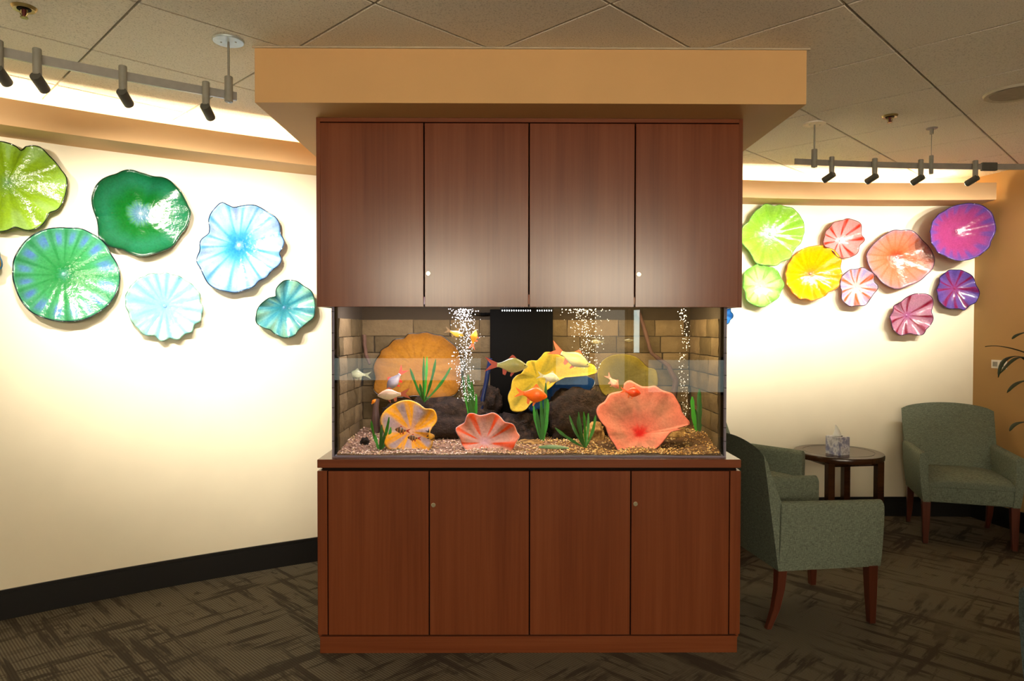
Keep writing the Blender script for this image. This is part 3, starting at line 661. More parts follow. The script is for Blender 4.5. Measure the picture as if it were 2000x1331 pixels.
PL = [
 ('lime green wavy glass plate cut by the left photo edge', GL, Z1, [(0,52),(60,68),(110,92),(140,112),(165,88),(215,82),(260,95),(310,140),(360,185),(400,240),(430,290),(433,340),(425,400),(400,465),(370,500),(320,520),(295,570),(260,605),(180,632),(100,614),(50,632),(0,640),(-80,620),(-150,560),(-190,480),(-200,380),(-190,280),(-150,180),(-100,100),(-50,60)], (45,320),
  dict(rad=[(0,'7fae6e'),(.15,'8fb540'),(.3,'9cc02a'),(.7,'a6c838'),(1,'a9cc62')], layers=[(9,.1,.3,'8fae18',.25,.95,.7),(9,.6,.3,'b8d890',.6,1,.6)], knob='c8e0c0'), 9, .016, dict(rim='1c2a10')),
 ('round green glass plate ringed with blue patches and green spokes', GL, Z1, [(85,880),(90,830),(120,765),(165,705),(230,655),(300,628),(370,616),(440,618),(520,622),(580,645),(640,680),(690,730),(720,790),(760,850),(778,920),(775,985),(750,1050),(710,1110),(650,1160),(590,1195),(520,1218),(430,1225),(350,1218),(270,1195),(200,1160),(140,1090),(100,1000),(85,940)], (415,918),
  dict(rad=[(0,'5fa898'),(.14,'2f9a55'),(.3,'4fa868'),(.55,'58b478'),(.75,'6cb898'),(1,'5cab84')], layers=[(16,.0,.42,'6f92dc',.66,.86,.85),(16,.5,.25,'3a9a58',.25,1,.7)], knob='a8d8d0'), 16, .006, dict(rim='14262a')),
 ('deep green glass plate with a blue-grey centre and folded edge', GL, Z2, [(125,490),(140,420),(170,350),(240,270),(330,220),(430,185),(500,150),(580,132),(650,145),(720,175),(830,215),(900,232),(1010,240),(1090,270),(1160,330),(1220,390),(1270,490),(1310,590),(1340,660),(1320,780),(1280,870),(1230,930),(1180,1010),(1110,1090),(1000,1140),(880,1180),(760,1205),(680,1195),(600,1165),(500,1120),(400,1100),(320,1070),(270,1020),(215,975),(205,850),(190,740),(150,640),(130,560)], (730,680),
  dict(rad=[(0,'9ab8c0'),(.12,'6f9ab0'),(.24,'5f9e78'),(.32,'157a2c'),(.5,'1f7c3c'),(.75,'318664'),(.93,'227a52'),(1,'0f5a34')], layers=[(22,0,.3,'4a78a8',.0,.24,.6)], knob='b8d8dc'), 5, .022, dict(rim='123024', dish=.06)),
 ('sky blue ruffled glass plate with white flutes beside the cabinet', GL, Z3, [(95,405),(165,340),(175,290),(165,230),(185,170),(230,110),(280,72),(330,95),(380,112),(450,98),(560,95),(620,115),(690,160),(750,210),(785,270),(795,340),(820,410),(805,460),(780,510),(800,560),(780,605),(710,660),(670,715),(600,750),(550,800),(470,830),(400,850),(320,840),(230,815),(170,775),(120,700),(95,640),(65,570),(90,490)], (430,440),
  dict(rad=[(0,'a4d0f2'),(.12,'2f96e8'),(.3,'58b0f0'),(.5,'a4d2f4'),(.8,'c4d8f2'),(1,'98c0ea')], layers=[(15,.1,.22,'4aacf0',.2,1,.8),(15,.6,.3,'98acea',.62,.95,.6)], knob='d8ecf8'), 10, .016, dict(rim='1c3550')),
 ('small teal and aqua fluted glass plate touching the cabinet edge', GL, Z3, [(578,1050),(610,970),(690,900),(750,880),(760,810),(810,755),(860,742),(930,755),(1000,800),(1060,850),(1085,900),(1085,990),(1080,1060),(1020,1110),(940,1180),(900,1225),(820,1242),(740,1205),(700,1175),(640,1155),(585,1110)], (820,980),
  dict(rad=[(0,'5fa0c0'),(.15,'3f98a8'),(.4,'6cbcc8'),(.75,'9cd4d4'),(1,'88c4b0')], layers=[(11,.2,.34,'3f9cb8',.2,1,.75),(11,.7,.25,'b8dcc0',.5,1,.5)], knob='8fb8e0'), 11, .016, dict(rim='1f4038')),
 ('pale aqua scalloped glass plate below the deep green one', GL, Z4, [(130,480),(135,570),(130,660),(180,750),(215,880),(260,940),(340,1020),(400,1100),(480,1125),(580,1125),(640,1165),(700,1215),(770,1200),(850,1170),(980,1190),(1050,1140),(1110,1095),(1200,1065),(1230,1000),(1260,940),(1340,890),(1360,790),(1385,690),(1340,580),(1340,470),(1280,390),(1210,300),(1120,250),(1010,170),(900,145),(770,110),(680,130),(510,130),(440,170),(340,200),(270,270),(210,325),(170,400)], (765,650),
  dict(rad=[(0,'86b8ea'),(.15,'a0d8ee'),(.5,'aae0ee'),(.85,'bce8f0'),(1,'b4dcd0')], layers=[(16,.1,.34,'84ccec',.25,1,.65),(16,.6,.25,'dcf0e4',.6,1,.5)], knob='a8ccf0'), 16, .011, dict(rim='4f7a66', standoff=.05, dish=.035, rim_r=.0026)),
 ('large lime glass plate half behind the cabinet edge', GR, Z5, [(70,340),(130,290),(170,210),(240,150),(300,105),(350,105),(400,125),(470,112),(530,130),(600,150),(660,200),(690,260),(725,310),(732,380),(710,450),(695,520),(640,570),(600,640),(570,690),(480,730),(420,770),(340,765),(270,765),(210,740),(160,670),(130,610),(75,560),(40,480),(45,400)], (350,430),
  dict(rad=[(0,'8cc47c'),(.14,'9cce86'),(.32,'96d070'),(.36,'a4d860'),(.7,'a8d850'),(1,'b0dc70')], layers=[(14,.2,.3,'92cc40',.4,1,.5)], knob='7fb48c'), 14, .010, dict(rim='4f7a3a', rim_r=.003)),
 ('small pale lime fluted glass plate below the large lime one', GR, Z5, [(70,920),(100,830),(170,780),(240,755),(310,780),(400,800),(450,860),(490,920),(505,970),(480,1040),(450,1110),(390,1160),(320,1200),(270,1218),(200,1200),(120,1160),(85,1070),(70,1000)], (255,990),
  dict(rad=[(0,'dcecc0'),(.3,'dcecb8'),(.7,'cfe8a0'),(1,'94d45c')], layers=[(9,.1,.3,'92d458',.3,1,.75)], knob='e8f4d8'), 9, .012, dict(rim='4f8a3a', rim_r=.003)),
 ('bright yellow glass plate with an amber centre', GR, Z5, [(530,880),(545,780),(590,700),(660,625),(740,580),(830,560),(920,555),(1010,585),(1080,630),(1120,700),(1125,780),(1130,860),(1120,930),(1085,1010),(1050,1035),(980,1060),(950,1100),(880,1130),(810,1150),(740,1130),(680,1130),(630,1090),(570,1020),(535,950)], (790,860),
  dict(rad=[(0,'c88a50'),(.1,'e0a030'),(.2,'f0b008'),(.45,'f6c204'),(.8,'f8ca10'),(1,'f4c440')], layers=[(15,.3,.3,'f0b204',.3,1,.6)], knob='c48a60'), 15, .011, dict(rim='b86a20', dish=.06)),
 ('small coral glass plate with red-orange stripes above the yellow one', GR, Z5, [(940,500),(950,430),(990,370),(1040,310),(1130,285),(1200,262),(1260,275),(1330,320),(1350,380),(1355,440),(1375,490),(1330,550),(1310,620),(1250,670),(1190,685),(1120,690),(1060,640),(1000,580),(945,565)], (1110,500),
  dict(rad=[(0,'ecb8bc'),(.3,'e4b0b0'),(1,'e8a8a4')], layers=[(9,.45,.26,'e03c08',.22,.98,1)], knob='f0c8c8'), 9, .013, dict(rim='6a3a3a')),
 ('small white and violet glass plate with orange stripes', GR, Z5, [(1115,950),(1150,880),(1210,820),(1290,810),(1370,795),(1430,830),(1480,870),(1490,940),(1520,1010),(1480,1080),(1440,1130),(1400,1195),(1300,1205),(1220,1210),(1160,1170),(1130,1110),(1130,1030)], (1290,1000),
  dict(rad=[(0,'f4d8d0'),(.3,'ecd0d4'),(1,'dcc8e0')], layers=[(9,.35,.27,'ee7418',.2,.98,1),(9,.85,.25,'a8a8e4',.5,.95,.6)], knob='f4e0d8'), 9, .012, dict(rim='4a3a48')),
 ('large peach glass plate with a deep orange centre', GR, Z6, [(330,570),(335,500),(370,440),(430,390),(490,345),(550,312),(630,310),(700,312),(750,345),(800,385),(860,440),(890,510),(905,575),(890,650),(840,700),(760,760),(690,790),(620,815),(550,815),(480,780),(420,710),(370,670),(340,620)], (580,540),
  dict(rad=[(0,'dc5830'),(.16,'ec6030'),(.3,'ee8658'),(.6,'eca082'),(.85,'e4a494'),(1,'ceA2ae')], layers=[(18,.2,.25,'ec8454',.3,.95,.6)], knob='d06848'), 7, .016, dict(rim='4c3c50', dish=.06)),
 ('large magenta and purple glass plate in the right upper corner', GR, Z6, [(878,330),(890,250),(930,190),(1000,140),(1080,100),(1160,82),(1250,78),(1330,100),(1390,140),(1420,200),(1445,270),(1430,340),(1400,410),(1380,460),(1310,520),(1240,555),(1170,570),(1090,570),(1010,535),(940,500),(900,440),(880,390)], (1100,325),
  dict(rad=[(0,'b04882'),(.12,'b84c8c'),(.2,'c45a9c'),(.5,'c25a98'),(.8,'b85ca2'),(1,'8a66b8')], layers=[(15,.2,.36,'7468c0',.68,1,.75),(30,.1,.25,'c05898',.2,.7,.3)], knob='b04880'), 15, .008, dict(rim='2c2050', dish=.095, standoff=.205)),
 ('small violet glass plate with crimson stripes nearest the corner', GR, Z6, [(935,850),(950,770),(980,700),(1030,660),(1100,655),(1160,660),(1220,700),(1265,740),(1275,800),(1300,870),(1270,930),(1220,960),(1180,1000),(1110,990),(1000,975),(960,930),(935,890)], (1085,815),
  dict(rad=[(0,'b84a88'),(.2,'a860a8'),(.6,'9070c0'),(1,'7c68be')], layers=[(9,.3,.3,'a8205c',.15,1,.9)], knob='b85088'), 9, .015, dict(rim='28204c')),
 ('small pink glass plate with dark red stripes, lowest of all', GR, Z6, [(530,1100),(545,1020),(570,965),(640,920),(700,875),(790,862),(850,870),(900,920),(905,965),(885,1020),(895,1090),(880,1130),(835,1170),(810,1215),(760,1215),(690,1205),(620,1220),(575,1195),(550,1150)], (670,1050),
  dict(rad=[(0,'c070a8'),(.25,'cc90b0'),(.6,'d0a0b4'),(1,'d498b4')], layers=[(9,.4,.22,'a00c40',.15,1,1)], knob='c078b0'), 9, .015, dict(rim='4a2c48')),
]
for lb, g, (reg, sc), pts, cen, spec, nr, amp, kw in PL:
    random.seed(len(lb)*7+3); out = px(reg, sc, pts); c = px(reg, sc, [cen])[0]; p, nn = wall_frame(*c)
    make_plate('glass_plate', lb, g, out, c, p, nn, spec, nr, amp*.65, **kw)
def round_outline(c, r, k=20, w=.06): return [(c[0]+r*(1+w*math.sin(7*i*2*PI/k))*math.cos(2*PI*i/k), c[1]+r*(1+w*math.sin(7*i*2*PI/k))*math.sin(2*PI*i/k)) for i in range(k)]
for lb, g, c, r, spec in (('small yellow-green glass plate barely entering at the left edge', GL, (-30, 511), 33, dict(rad=[(0,'c8b040'),(.5,'a8b440'),(1,'b08040')])), ('small blue glass plate peeking out behind the tank', GR, (1411, 615), 20, dict(rad=[(0,'e8f0f8'),(.5,'5aa8ec'),(1,'4a9ae4')]))):
    p, nn = wall_frame(*c); make_plate('glass_plate', lb, g, round_outline(c, r), c, p, nn, spec, 7, .01, rim='2a5a7a')
# ------------------------------------------------------------------ things inside the tank
random.seed(5)
TZ = ((630, 590), 4.2927); TZb = ((1020, 590), 4.2929)
GT_ = 'glass plates standing in the tank'
def tank_plate(label, out, c, y, spec, nr, amp, tilt=.30, turn=0.0, **kw):
    nn = Vector((math.sin(turn), -math.cos(tilt)*math.cos(turn), math.sin(tilt)))
    return make_plate('glass_plate', label, GT_, out, c, at_y(c[0], c[1], y), nn, spec, nr, amp, standoff=0.0, mat='blown_glass_wet', post=False, **kw)
tank_plate('big amber scalloped glass plate at the tank back left', px(*TZ, [(425,560),(440,500),(480,440),(490,410),(550,370),(600,320),(680,305),(720,270),(800,265),(870,255),(940,275),(1000,285),(1060,330),(1110,370),(1145,420),(1155,480),(1160,560),(1165,640),(1150,720),(1110,780),(1040,800),(950,812),(850,795),(760,790),(640,800),(520,790),(460,775),(430,740),(430,690),(440,640)]), px(*TZ, [(790,560)])[0], IY1-.10,
  dict(rad=[(0,'a86a1c'),(.4,'b0741e'),(.8,'a46816'),(1,'7c4c10')], layers=[(14,.2,.3,'8c5814',.3,1,.5)]), 14, .002, tilt=.12, rim='0c0806', dish=.02, knob=False, rim_r=.0030)
tank_plate('yellow and violet mottled glass plate at the tank front left', px(*TZ, [(485,990),(510,930),(560,880),(630,840),(730,825),(800,850),(860,895),(930,905),(955,950),(955,1000),(920,1050),(900,1100),(925,1150),(905,1230),(830,1272),(760,1262),(700,1240),(620,1240),(560,1235),(520,1190),(530,1130),(500,1060)]), px(*TZ, [(740,1085)])[0], IY0+.080,
  dict(rad=[(0,'e8b088'),(.2,'d89c78'),(.5,'c09a84'),(.85,'bca098'),(1,'f2b02c')], layers=[(7,.2,.52,'f6a604',.15,1,1),(7,.65,.2,'9c88a4',.4,.9,.35)]), 7, .004, rim='8a6a50', dish=.02, knob=False, rim_r=.0014)
tank_plate('salmon glass plate with orange flutes at the tank front middle', px(*TZ, [(1118,1070),(1140,1040),(1190,1010),(1220,945),(1260,935),(1310,950),(1370,945),(1430,930),(1480,955),(1530,1010),(1600,1030),(1630,1090),(1652,1130),(1620,1180),(1590,1240),(1500,1275),(1400,1285),(1300,1275),(1230,1260),(1180,1215),(1150,1140)]), px(*TZ, [(1355,1180)])[0], IY0+.065,
  dict(rad=[(0,'e8b4c4'),(.25,'dca498'),(.7,'cc9482'),(1,'e07c5c')], layers=[(9,.25,.24,'f2500e',.25,1,1)]), 9, .005, rim='b0a0a8', dish=.022, knob=False, rim_r=.0014)
tank_plate('large coral red glass plate at the tank front right', px(*TZb, [(622,920),(640,870),(690,835),(730,775),(800,752),(845,740),(855,685),(900,657),(950,682),(1000,708),(1060,712),(1110,706),(1160,735),(1200,750),(1260,770),(1300,825),(1330,880),(1340,920),(1370,965),(1405,1030),(1370,1060),(1300,1062),(1250,1090),(1200,1150),(1150,1210),(1090,1245),(1000,1258),(900,1258),(820,1260),(770,1190),(730,1130),(700,1050),(650,990)]), px(*TZb, [(985,1110)])[0], IY0+.085,
  dict(rad=[(0,'dc1c20'),(.1,'e02c28'),(.22,'e87c6a'),(.6,'dc8e78'),(1,'ea8470')], layers=[(5,.1,.4,'a87460',.45,.85,.6)]), 5, .003, rim='5a2a20', dish=.03, knob=False, rim_r=.0016)
tank_plate('curved yellow-olive glass plate with dark edge in the tank middle', [(1001,743),(1008,735),(1018,730),(1026,718),(1030,707),(1036,705),(1049,704),(1057,697),(1063,689),(1073,688),(1082,690),(1100,697),(1120,702),(1140,708),(1158,712),(1165,722),(1164,730),(1150,734),(1130,734),(1105,737),(1085,747),(1065,765),(1048,780),(1035,790),(1028,800),(1018,805),(1000,803),(995,790),(992,775),(998,760)], (1050, 738), IY0+.30,
  dict(rad=[(0,'a0881c'),(.5,'b09424'),(1,'d0ac38')], layers=[(6,.3,.3,'746c24',.2,.9,.7)]), 6, .003, rim='1a140c', dish=.02, knob=False, rim_r=.002)
tank_plate('deep blue glass bowl under the yellow plate in the tank', [(1050,800),(1040,806),(1033,797),(1055,768),(1085,742),(1120,733),(1150,736),(1162,746),(1145,768),(1112,788),(1078,800)], (1095, 770), IY0+.36,
  dict(rad=[(0,'1c3c78'),(.6,'2456a0'),(1,'1c4480')]), 5, .008, rim='0c1830', dish=.04, knob=False)
tank_plate('dull olive glass plate at the tank back right', [(1168,745),(1170,715),(1185,699),(1212,692),(1240,697),(1255,708),(1266,718),(1280,722),(1284,735),(1282,758),(1262,772),(1220,778),(1182,772)], (1225, 738), IY1-.07,
  dict(rad=[(0,'62582a'),(.6,'6e6230'),(1,'8c7828')]), 6, .006, tilt=.12, rim='16120a', dish=.02, knob=False, rim_r=.0018)
# rocks
from mathutils import noise as mnoise
n = N('dark_rock'); v = n.coords(jitter=True); f = n.noise(v, 30, 5, .65); g = n.noise(v, 110, 3)
n.pbr(n.ramp(f, [(.3, lin('0c0705')), (.5, lin('1e120c')), (.68, lin('3a271c'))]), .85, .25, normal=n.bump(n.math('ADD', f, g), .7, .012))
n = N('tan_rock'); v = n.coords(jitter=True); f = n.noise(v, 24, 5, .65)
n.pbr(n.ramp(f, [(.3, lin('4a3218')), (.5, lin('7c5a30')), (.68, lin('a88450'))]), .85, .25, normal=n.bump(f, .7, .012))
def rock(u, v, y, rx, ry, rz, label, mat='dark_rock', seed=0):
    """u,v: pixel of the rock's middle; rx,ry,rz half sizes in metres"""
    c = at_y(u, v, y); bm = bmesh.new(); bmesh.ops.create_icosphere(bm, subdivisions=4, radius=1)
    mb = MB(); vs = []
    for p in bm.verts:
        q = p.co.copy(); d = 1+.34*mnoise.noise(q*1.7+Vector((seed*3.1, seed, 0)))+.22*mnoise.noise(q*4.2+Vector((seed, 0, 5)))+.09*mnoise.noise(q*10)
        e = Vector((math.copysign(abs(q.x)**.8, q.x)*rx*d, math.copysign(abs(q.y)**.8, q.y)*ry*d, math.copysign(abs(q.z)**.85, q.z)*rz*d)); vs.append(c+e)
    bm.verts.index_update(); mb.add(vs, [tuple(w.index for w in f.verts) for f in bm.faces]); bm.free()
    return tag(mb.build('rock', mat, smooth=True), label, 'rock', 'rocks in the tank')
rock(862, 832, IY0+.36, .30, .10, .14, 'long dark brown rock behind the yellow mottled plate', seed=1)
rock(1000, 850, IY0+.33, .16, .09, .11, 'dark brown rock between the salmon plate and the plants', seed=2)
rock(1125, 820, IY0+.36, .17, .09, .15, 'tall dark rock under the blue bowl', seed=3)
rock(1240, 820, IY1-.17, .20, .08, .14, 'dark brown rock hidden behind the coral plate', seed=4)
rock(1310, 858, IY0+.30, .10, .07, .055, 'brown rock right of the coral plate on the gravel', 'tan_rock', seed=5)
rock(958, 790, IY0+.42, .055, .05, .085, 'reddish brown upright rock beside the slanted pipe', seed=6)
rock(713, 866, IY0+.16, .022, .022, .027, 'small black cube-shaped rock left of the front plant', seed=7)
rock(1160, 852, IY0+.27, .055, .04, .06, 'tan rock left of the coral plate', 'tan_rock', seed=8)
rock(1035, 868, IY0+.20, .07, .04, .022, 'flat brown rock lying right of the salmon plate', 'tan_rock', seed=9)
# driftwood and pipe
wood('driftwood', '2c1810', '42271a', '5c3c28', .8, gscale=2)
def branch(pts, rads, label, group='driftwood in the tank', mat='driftwood', name='driftwood_branch', nn=10):
    P = [at_y(u, v, y) for u, v, y in pts]; Q = []; R = []
    for i in range(len(P)-1):
        for k in range(5):
            s = k/5; Q.append(P[i].lerp(P[i+1], s)+Vector((random.uniform(-1, 1), random.uniform(-1, 1), 0))*.0012); R.append((rads[i]+(rads[i+1]-rads[i])*s)*random.uniform(.9, 1.1))
    Q.append(P[-1]); R.append(rads[-1]); return tag(MB().tube(Q, R, nn).build(name, mat, smooth='a'), label, 'driftwood' if 'wood' in mat else 'pipe', group)
branch([(711,655,IY1-.08),(714,690,IY1-.09),(722,712,IY1-.10)], [.011,.010,.008], 'pale upright driftwood stub at the tank left end')
branch([(735,780,IY1-.14),(733,820,IY1-.16),(738,868,IY1-.18)], [.014,.022,.020], 'reddish driftwood trunk below the amber plate')
branch([(1246,606,IY1-.07),(1258,640,IY1-.07),(1272,690,IY1-.08),(1305,715,IY1-.09),(1320,745,IY1-.10),(1312,800,IY1-.12)], [.010,.011,.010,.013,.015,.018], 'long curved driftwood branch at the tank right')
branch([(1376,612,IY1-.06),(1370,660,IY1-.06),(1354,695,IY1-.06),(1358,715,IY1-.07)], [.010,.010,.009,.006], 'thin pale driftwood branch near the tank right end')
plain('blue_pipe', '101a38', .25, .5)
branch([(958,700,IY0+.32),(949,750,IY0+.32),(938,806,IY0+.31)], [.012,.012,.012], 'dark blue slanted plastic pipe in the tank middle', None, 'blue_pipe', 'filter_pipe', 16)
branch([(914,612,IY1-.05),(940,614,IY1-.05),(960,613,IY1-.05)], [.006,.008,.006], 'black filter spout at the top left of the overflow box', None, 'overflow_black', 'filter_spout')
# water plants
GREEN = [lin(c) for c in ('1c5c14', '2a7c1c', '185010', '348c24')]
def ribbon(mb, P, wid, nrm, col):
    vs = []; cs = []
    for i, p in enumerate(P):
        t = (P[min(i+1, len(P)-1)]-P[max(i-1, 0)]).normalized(); s = t.cross(nrm).normalized(); m = nrm.normalized()
        w = wid[i]; vs += [p-s*w, p+m*.0012, p+s*w, p-m*.0012]; cs += [col, mixc(col, (0.02, .1, .01), .2), col, col]
    fs = []
    for i in range(len(P)-1):
        for k in range(4): fs.append((4*i+k, 4*i+(k+1) % 4, 4*i+4+(k+1) % 4, 4*i+4+k))
    fs += [(3, 2, 1, 0), tuple(4*(len(P)-1)+k for k in range(4))]; mb.add(vs, fs, cs)
def water_plant(base, y, leaves, label, w=.006, group='green ribbon plants in the tank'):
    b = at_y(base[0], base[1], y); t = thing('water_plant', b, label, 'water plant', group)
    for (u, v, bend) in leaves:
        e = at_y(u, v, y+random.uniform(-.02, .02)); m = b.lerp(e, .5)+Vector((bend/1346*y, random.uniform(-.012, .012), 0)); P = []; Wd = []
        for k in range(9):
            s = k/8; P.append(b*(1-s)**2+m*2*s*(1-s)+e*s*s); Wd.append(w*(.38+.75*sstep(0, .4, s))*(1, 1, 1, 1, 1, 1, 1.02, .86, .28)[k]*(1+.18*math.sin(s*14+u)))
        mb = MB(); ribbon(mb, P, Wd, Vector((random.uniform(-.5, .5), -1, .1)), random.choice(GREEN)); mb.build('leaf', 'leaf_green', t, smooth='a')
water_plant((742, 882), IY0+.07, [(725,822,-6),(760,815,4),(763,835,10),(733,850,-3),(752,845,2),(746,830,0)], 'bright green ribbon plant beside the yellow mottled plate')
water_plant((828, 786), IY0+.27, [(801,720,-4),(828,697,-2),(834,697,2),(851,702,6),(880,718,10),(820,750,0)], 'green ribbon plant standing before the amber plate')
water_plant((924, 842), IY0+.22, [(904,735,-5),(914,732,0),(921,745,3),(930,770,4),(908,760,-3)], 'tall green ribbon plant under the left bubble column', w=.007)
water_plant((1060, 868), IY0+.22, [(1042,790,-6),(1056,760,0),(1066,745,3),(1070,780,5),(1048,800,-3),(1058,810,1)], 'dark green ribbon plant behind the orange fish', w=.007)
water_plant((1143, 876), IY0+.09, [(1084,836,-8),(1112,812,-7),(1130,805,-4),(1140,805,2),(1149,808,4),(1163,812,8),(1128,815,-5)], 'fresh green ribbon plant left of the coral plate')
water_plant((1362, 852), IY0+.30, [(1352,775,-4),(1366,760,0),(1374,772,3),(1380,790,4),(1358,800,-2)], 'tall dark green ribbon plant at the tank right', w=.009)
water_plant((1402, 850), IY0+.30, [(1408,770,2),(1414,780,3),(1400,775,0)], 'dark green ribbon plant in the right tank corner', w=.008)
for (u0, v0, u1, v1, lb) in ((752, 884, 804, 882, 'fallen dark green leaf lying before the yellow mottled plate'), (1052, 874, 1112, 876, 'fallen green leaf lying on the gravel in the tank middle')):
    a, b = at_y(u0, v0, IY0+.05), at_y(u1, v1, IY0+.05); mb = MB(); P = [a.lerp(b, k/8)+Vector((0, 0, .004*math.sin(k/8*PI))) for k in range(9)]
    ribbon(mb, P, [.003+.009*math.sin(PI*(.08+k/8*.9)) for k in range(9)], Vector((0, -.7, .7)), lin('1f4a1c')); tag(mb.build('fallen_leaf', 'leaf_green', smooth='a'), lb, 'leaf', 'fallen leaves in the tank')
# fish
plain('eye_black', '080706', .15, .6)
def fish(u, v, length_px, ang, y, label, back, side, belly, fin, right=True, deep=.36, tailf=.30, stripes=None, yaw=0.0):
    """ang: nose up angle in degrees seen from the front; right: nose to the right"""
    L = length_px/1346*y; c = at_y(u, v, y); s = 1 if right else -1
    a = math.radians(ang); ex = Vector((math.cos(a)*math.cos(yaw)*s, math.sin(yaw), math.sin(a))); ey = Vector((0, 1, 0)); ez = ex.cross(ey) if right else ey.cross(ex)
    ez = ez.normalized(); ey = ez.cross(ex).normalized()
    T = lambda x, yy, z: c+ex*(x*L)+ey*(yy*L)+ez*(z*L)
    back, side, belly, fin = [tuple(x**1.3 for x in lin(q)) for q in (back, side, belly, fin)]
    t = thing('fish', c, label, 'fish', 'fish in the tank')
    B = 1-tailf; prof = [(0, .015, 0), (.04, .075, 0), (.12, .15, .005), (.24, .25, .01), (.38, .33, .012), (.5, .35, .01), (.62, .31, .008), (.75, .21, .004), (.87, .125, 0), (.95, .10, 0), (1, .105, 0)]
    vs = []; cs = []; fs = []; m = 14
    for q, hh, off in prof:
        hh = hh*deep/.36; x = .5-q*B
        for k in range(m):
            th = 2*PI*k/m; zz = math.sin(th); vs.append(T(x, math.cos(th)*hh*.20*(1.15 if q < .5 else 1-.6*(q-.5)*2), off+zz*hh*.5))
            col = mixc(side, back, zz*1.1) if zz > 0 else mixc(side, belly, -zz*1.3)
            if stripes and any(abs(q-p) < w for p, w in stripes): col = (0.006, .005, .004)
            cs.append(col)
    for i in range(len(prof)-1):
        for k in range(m): fs.append((i*m+k, i*m+(k+1) % m, (i+1)*m+(k+1) % m, (i+1)*m+k))
    fs += [tuple(range(m-1, -1, -1)), tuple(range((len(prof)-1)*m, len(prof)*m))]
    MB().add(vs, fs, cs).build('body', 'fish_skin', t, smooth=True)
    def fin_part(name, poly, th=.008, col=fin):
        n_ = len(poly); V = [T(x, -th/2, z) for x, z in poly]+[T(x, th/2, z) for x, z in poly]
        F = [tuple(range(n_-1, -1, -1)), tuple(range(n_, 2*n_))]+[(i, (i+1) % n_, (i+1) % n_+n_, i+n_) for i in range(n_)]
        MB().add(V, F, col).build(name, 'fish_skin', t)
    x0 = .5-B; k = deep/.36
    fin_part('tail_fin', [(x0+.03, .04), (x0-.10, .09), (x0-.28, .165), (x0-.20, .07), (x0-.13, 0), (x0-.20, -.07), (x0-.28, -.165), (x0-.10, -.09), (x0+.03, -.04)])
    fin_part('dorsal_fin', [(.5-.36*B, .16*k), (.5-.47*B, .235*k), (.5-.53*B, .245*k), (.5-.62*B, .17*k), (.5-.68*B, .12*k)])
    fin_part('anal_fin', [(.5-.66*B, -.12*k), (.5-.72*B, -.23*k), (.5-.80*B, -.20*k), (.5-.82*B, -.07*k)])
    fin_part('pelvic_fin', [(.5-.42*B, -.155*k), (.5-.52*B, -.25*k), (.5-.56*B, -.235*k), (.5-.53*B, -.14*k)])
    for sg in (-1, 1):
        e = MB(); p = T(.5-.095*B, sg*.033*k, .022*k); bmv = [p+q*.016*L for q in IV]; e.add(bmv, IF).build('eye', 'eye_black', t, smooth=True)
YF = IY0
fish(988, 714, 86, -3, YF+.06, 'yellowish silver barb with red tail swimming right in the tank centre', '6b6a34', 'c8bd78', 'e0d49c', 'd8583c', True, .36)
fish(770, 771, 66, -4, YF+.05, 'pinkish white barb swimming left above the yellow mottled plate', 'd8b098', 'f0d4c0', 'f4e4cc', 'e07858', False, .34)
fish(1038, 771, 62, -8, YF+.14, 'bright orange parrot fish before the yellow plate', 'f86a10', 'ff7c18', 'ff8820', 'ff8a34', True, .52, .24)
fish(1070, 737, 46, -12, YF+.16, 'small pale silver fish above the orange fish', 'b0b090', 'dcd8bc', 'ece4cc', 'c8c0a0', True, .44)
fish(1112, 697, 88, -26, YF+.18, 'pale yellow barb with red tail diving right under the bubbles', '9c9a58', 'd8c888', 'e4d8a4', 'd86844', True, .34)
fish(704, 732, 44, 4, YF+.30, 'pale grey fish swimming left near the tank left end', '8a8868', 'b8b494', 'ccc8a8', '9c9878', False, .40)
fish(774, 740, 58, -52, YF+.20, 'grey-violet fish with red tail diving left before the amber plate', '7c7078', '9c929a', 'b4a8a8', 'd8482c', False, .38)
fish(786, 841, 30, 6, YF+.05, 'black-striped tiger barb on the left before the mottled plate', '8a5a30', 'd89860', 'e8b080', 'd85030', False, .42, .24, [(.14, .05), (.36, .07), (.62, .07), (.86, .06)])
fish(809, 856, 27, 4, YF+.05, 'black-striped tiger barb on the right before the mottled plate', '8a5a30', 'd0a070', 'e0b088', 'd85030', False, .42, .24, [(.14, .05), (.36, .07), (.62, .07), (.86, .06)])
fish(925, 664, 40, 78, YF+.12, 'small golden orange fish swimming upward beside the left bubbles', 'c07c1c', 'e0a030', 'e8b050', 'e8704c', True, .34)
fish(887, 650, 40, -18, YF+.34, 'small olive yellow fish above the amber plate', '5c4a1c', 'a8882c', 'b89840', '6c5020', True, .40)
fish(1232, 766, 40, -10, YF+.12, 'orange fish half hidden at the top of the coral plate', 'e84818', 'f25c20', 'f4702c', 'f08040', True, .50, .24)
fish(1196, 745, 38, -50, YF+.16, 'pale pink fish diving above the coral plate', 'e89880', 'f0ac94', 'f4bca4', 'f0a088', True, .40)
fish(672, 692, 22, 84, YF+.20, 'tiny white fish swimming upward at the tank left end', 'd8ccb0', 'ece4d0', 'f4f0e0', 'd8d0b8', True, .36)
fish(728, 787, 18, 50, YF+.22, 'tiny orange fish beside the driftwood trunk', 'd88018', 'f0981c', 'f4a830', '301808', True, .40)
fish(841, 851, 26, -60, YF+.06, 'small yellow fish with dark bars right of the mottled plate', 'a87818', 'e0a828', 'e8b840', '3a2c10', True, .50, .24, [(.22, .04), (.55, .05)])
fish(1168, 668, 30, 0, YF+.42, 'faint grey fish far behind the middle bubbles', '6c6448', '8a8060', '9a9070', '6c6448', False, .36)
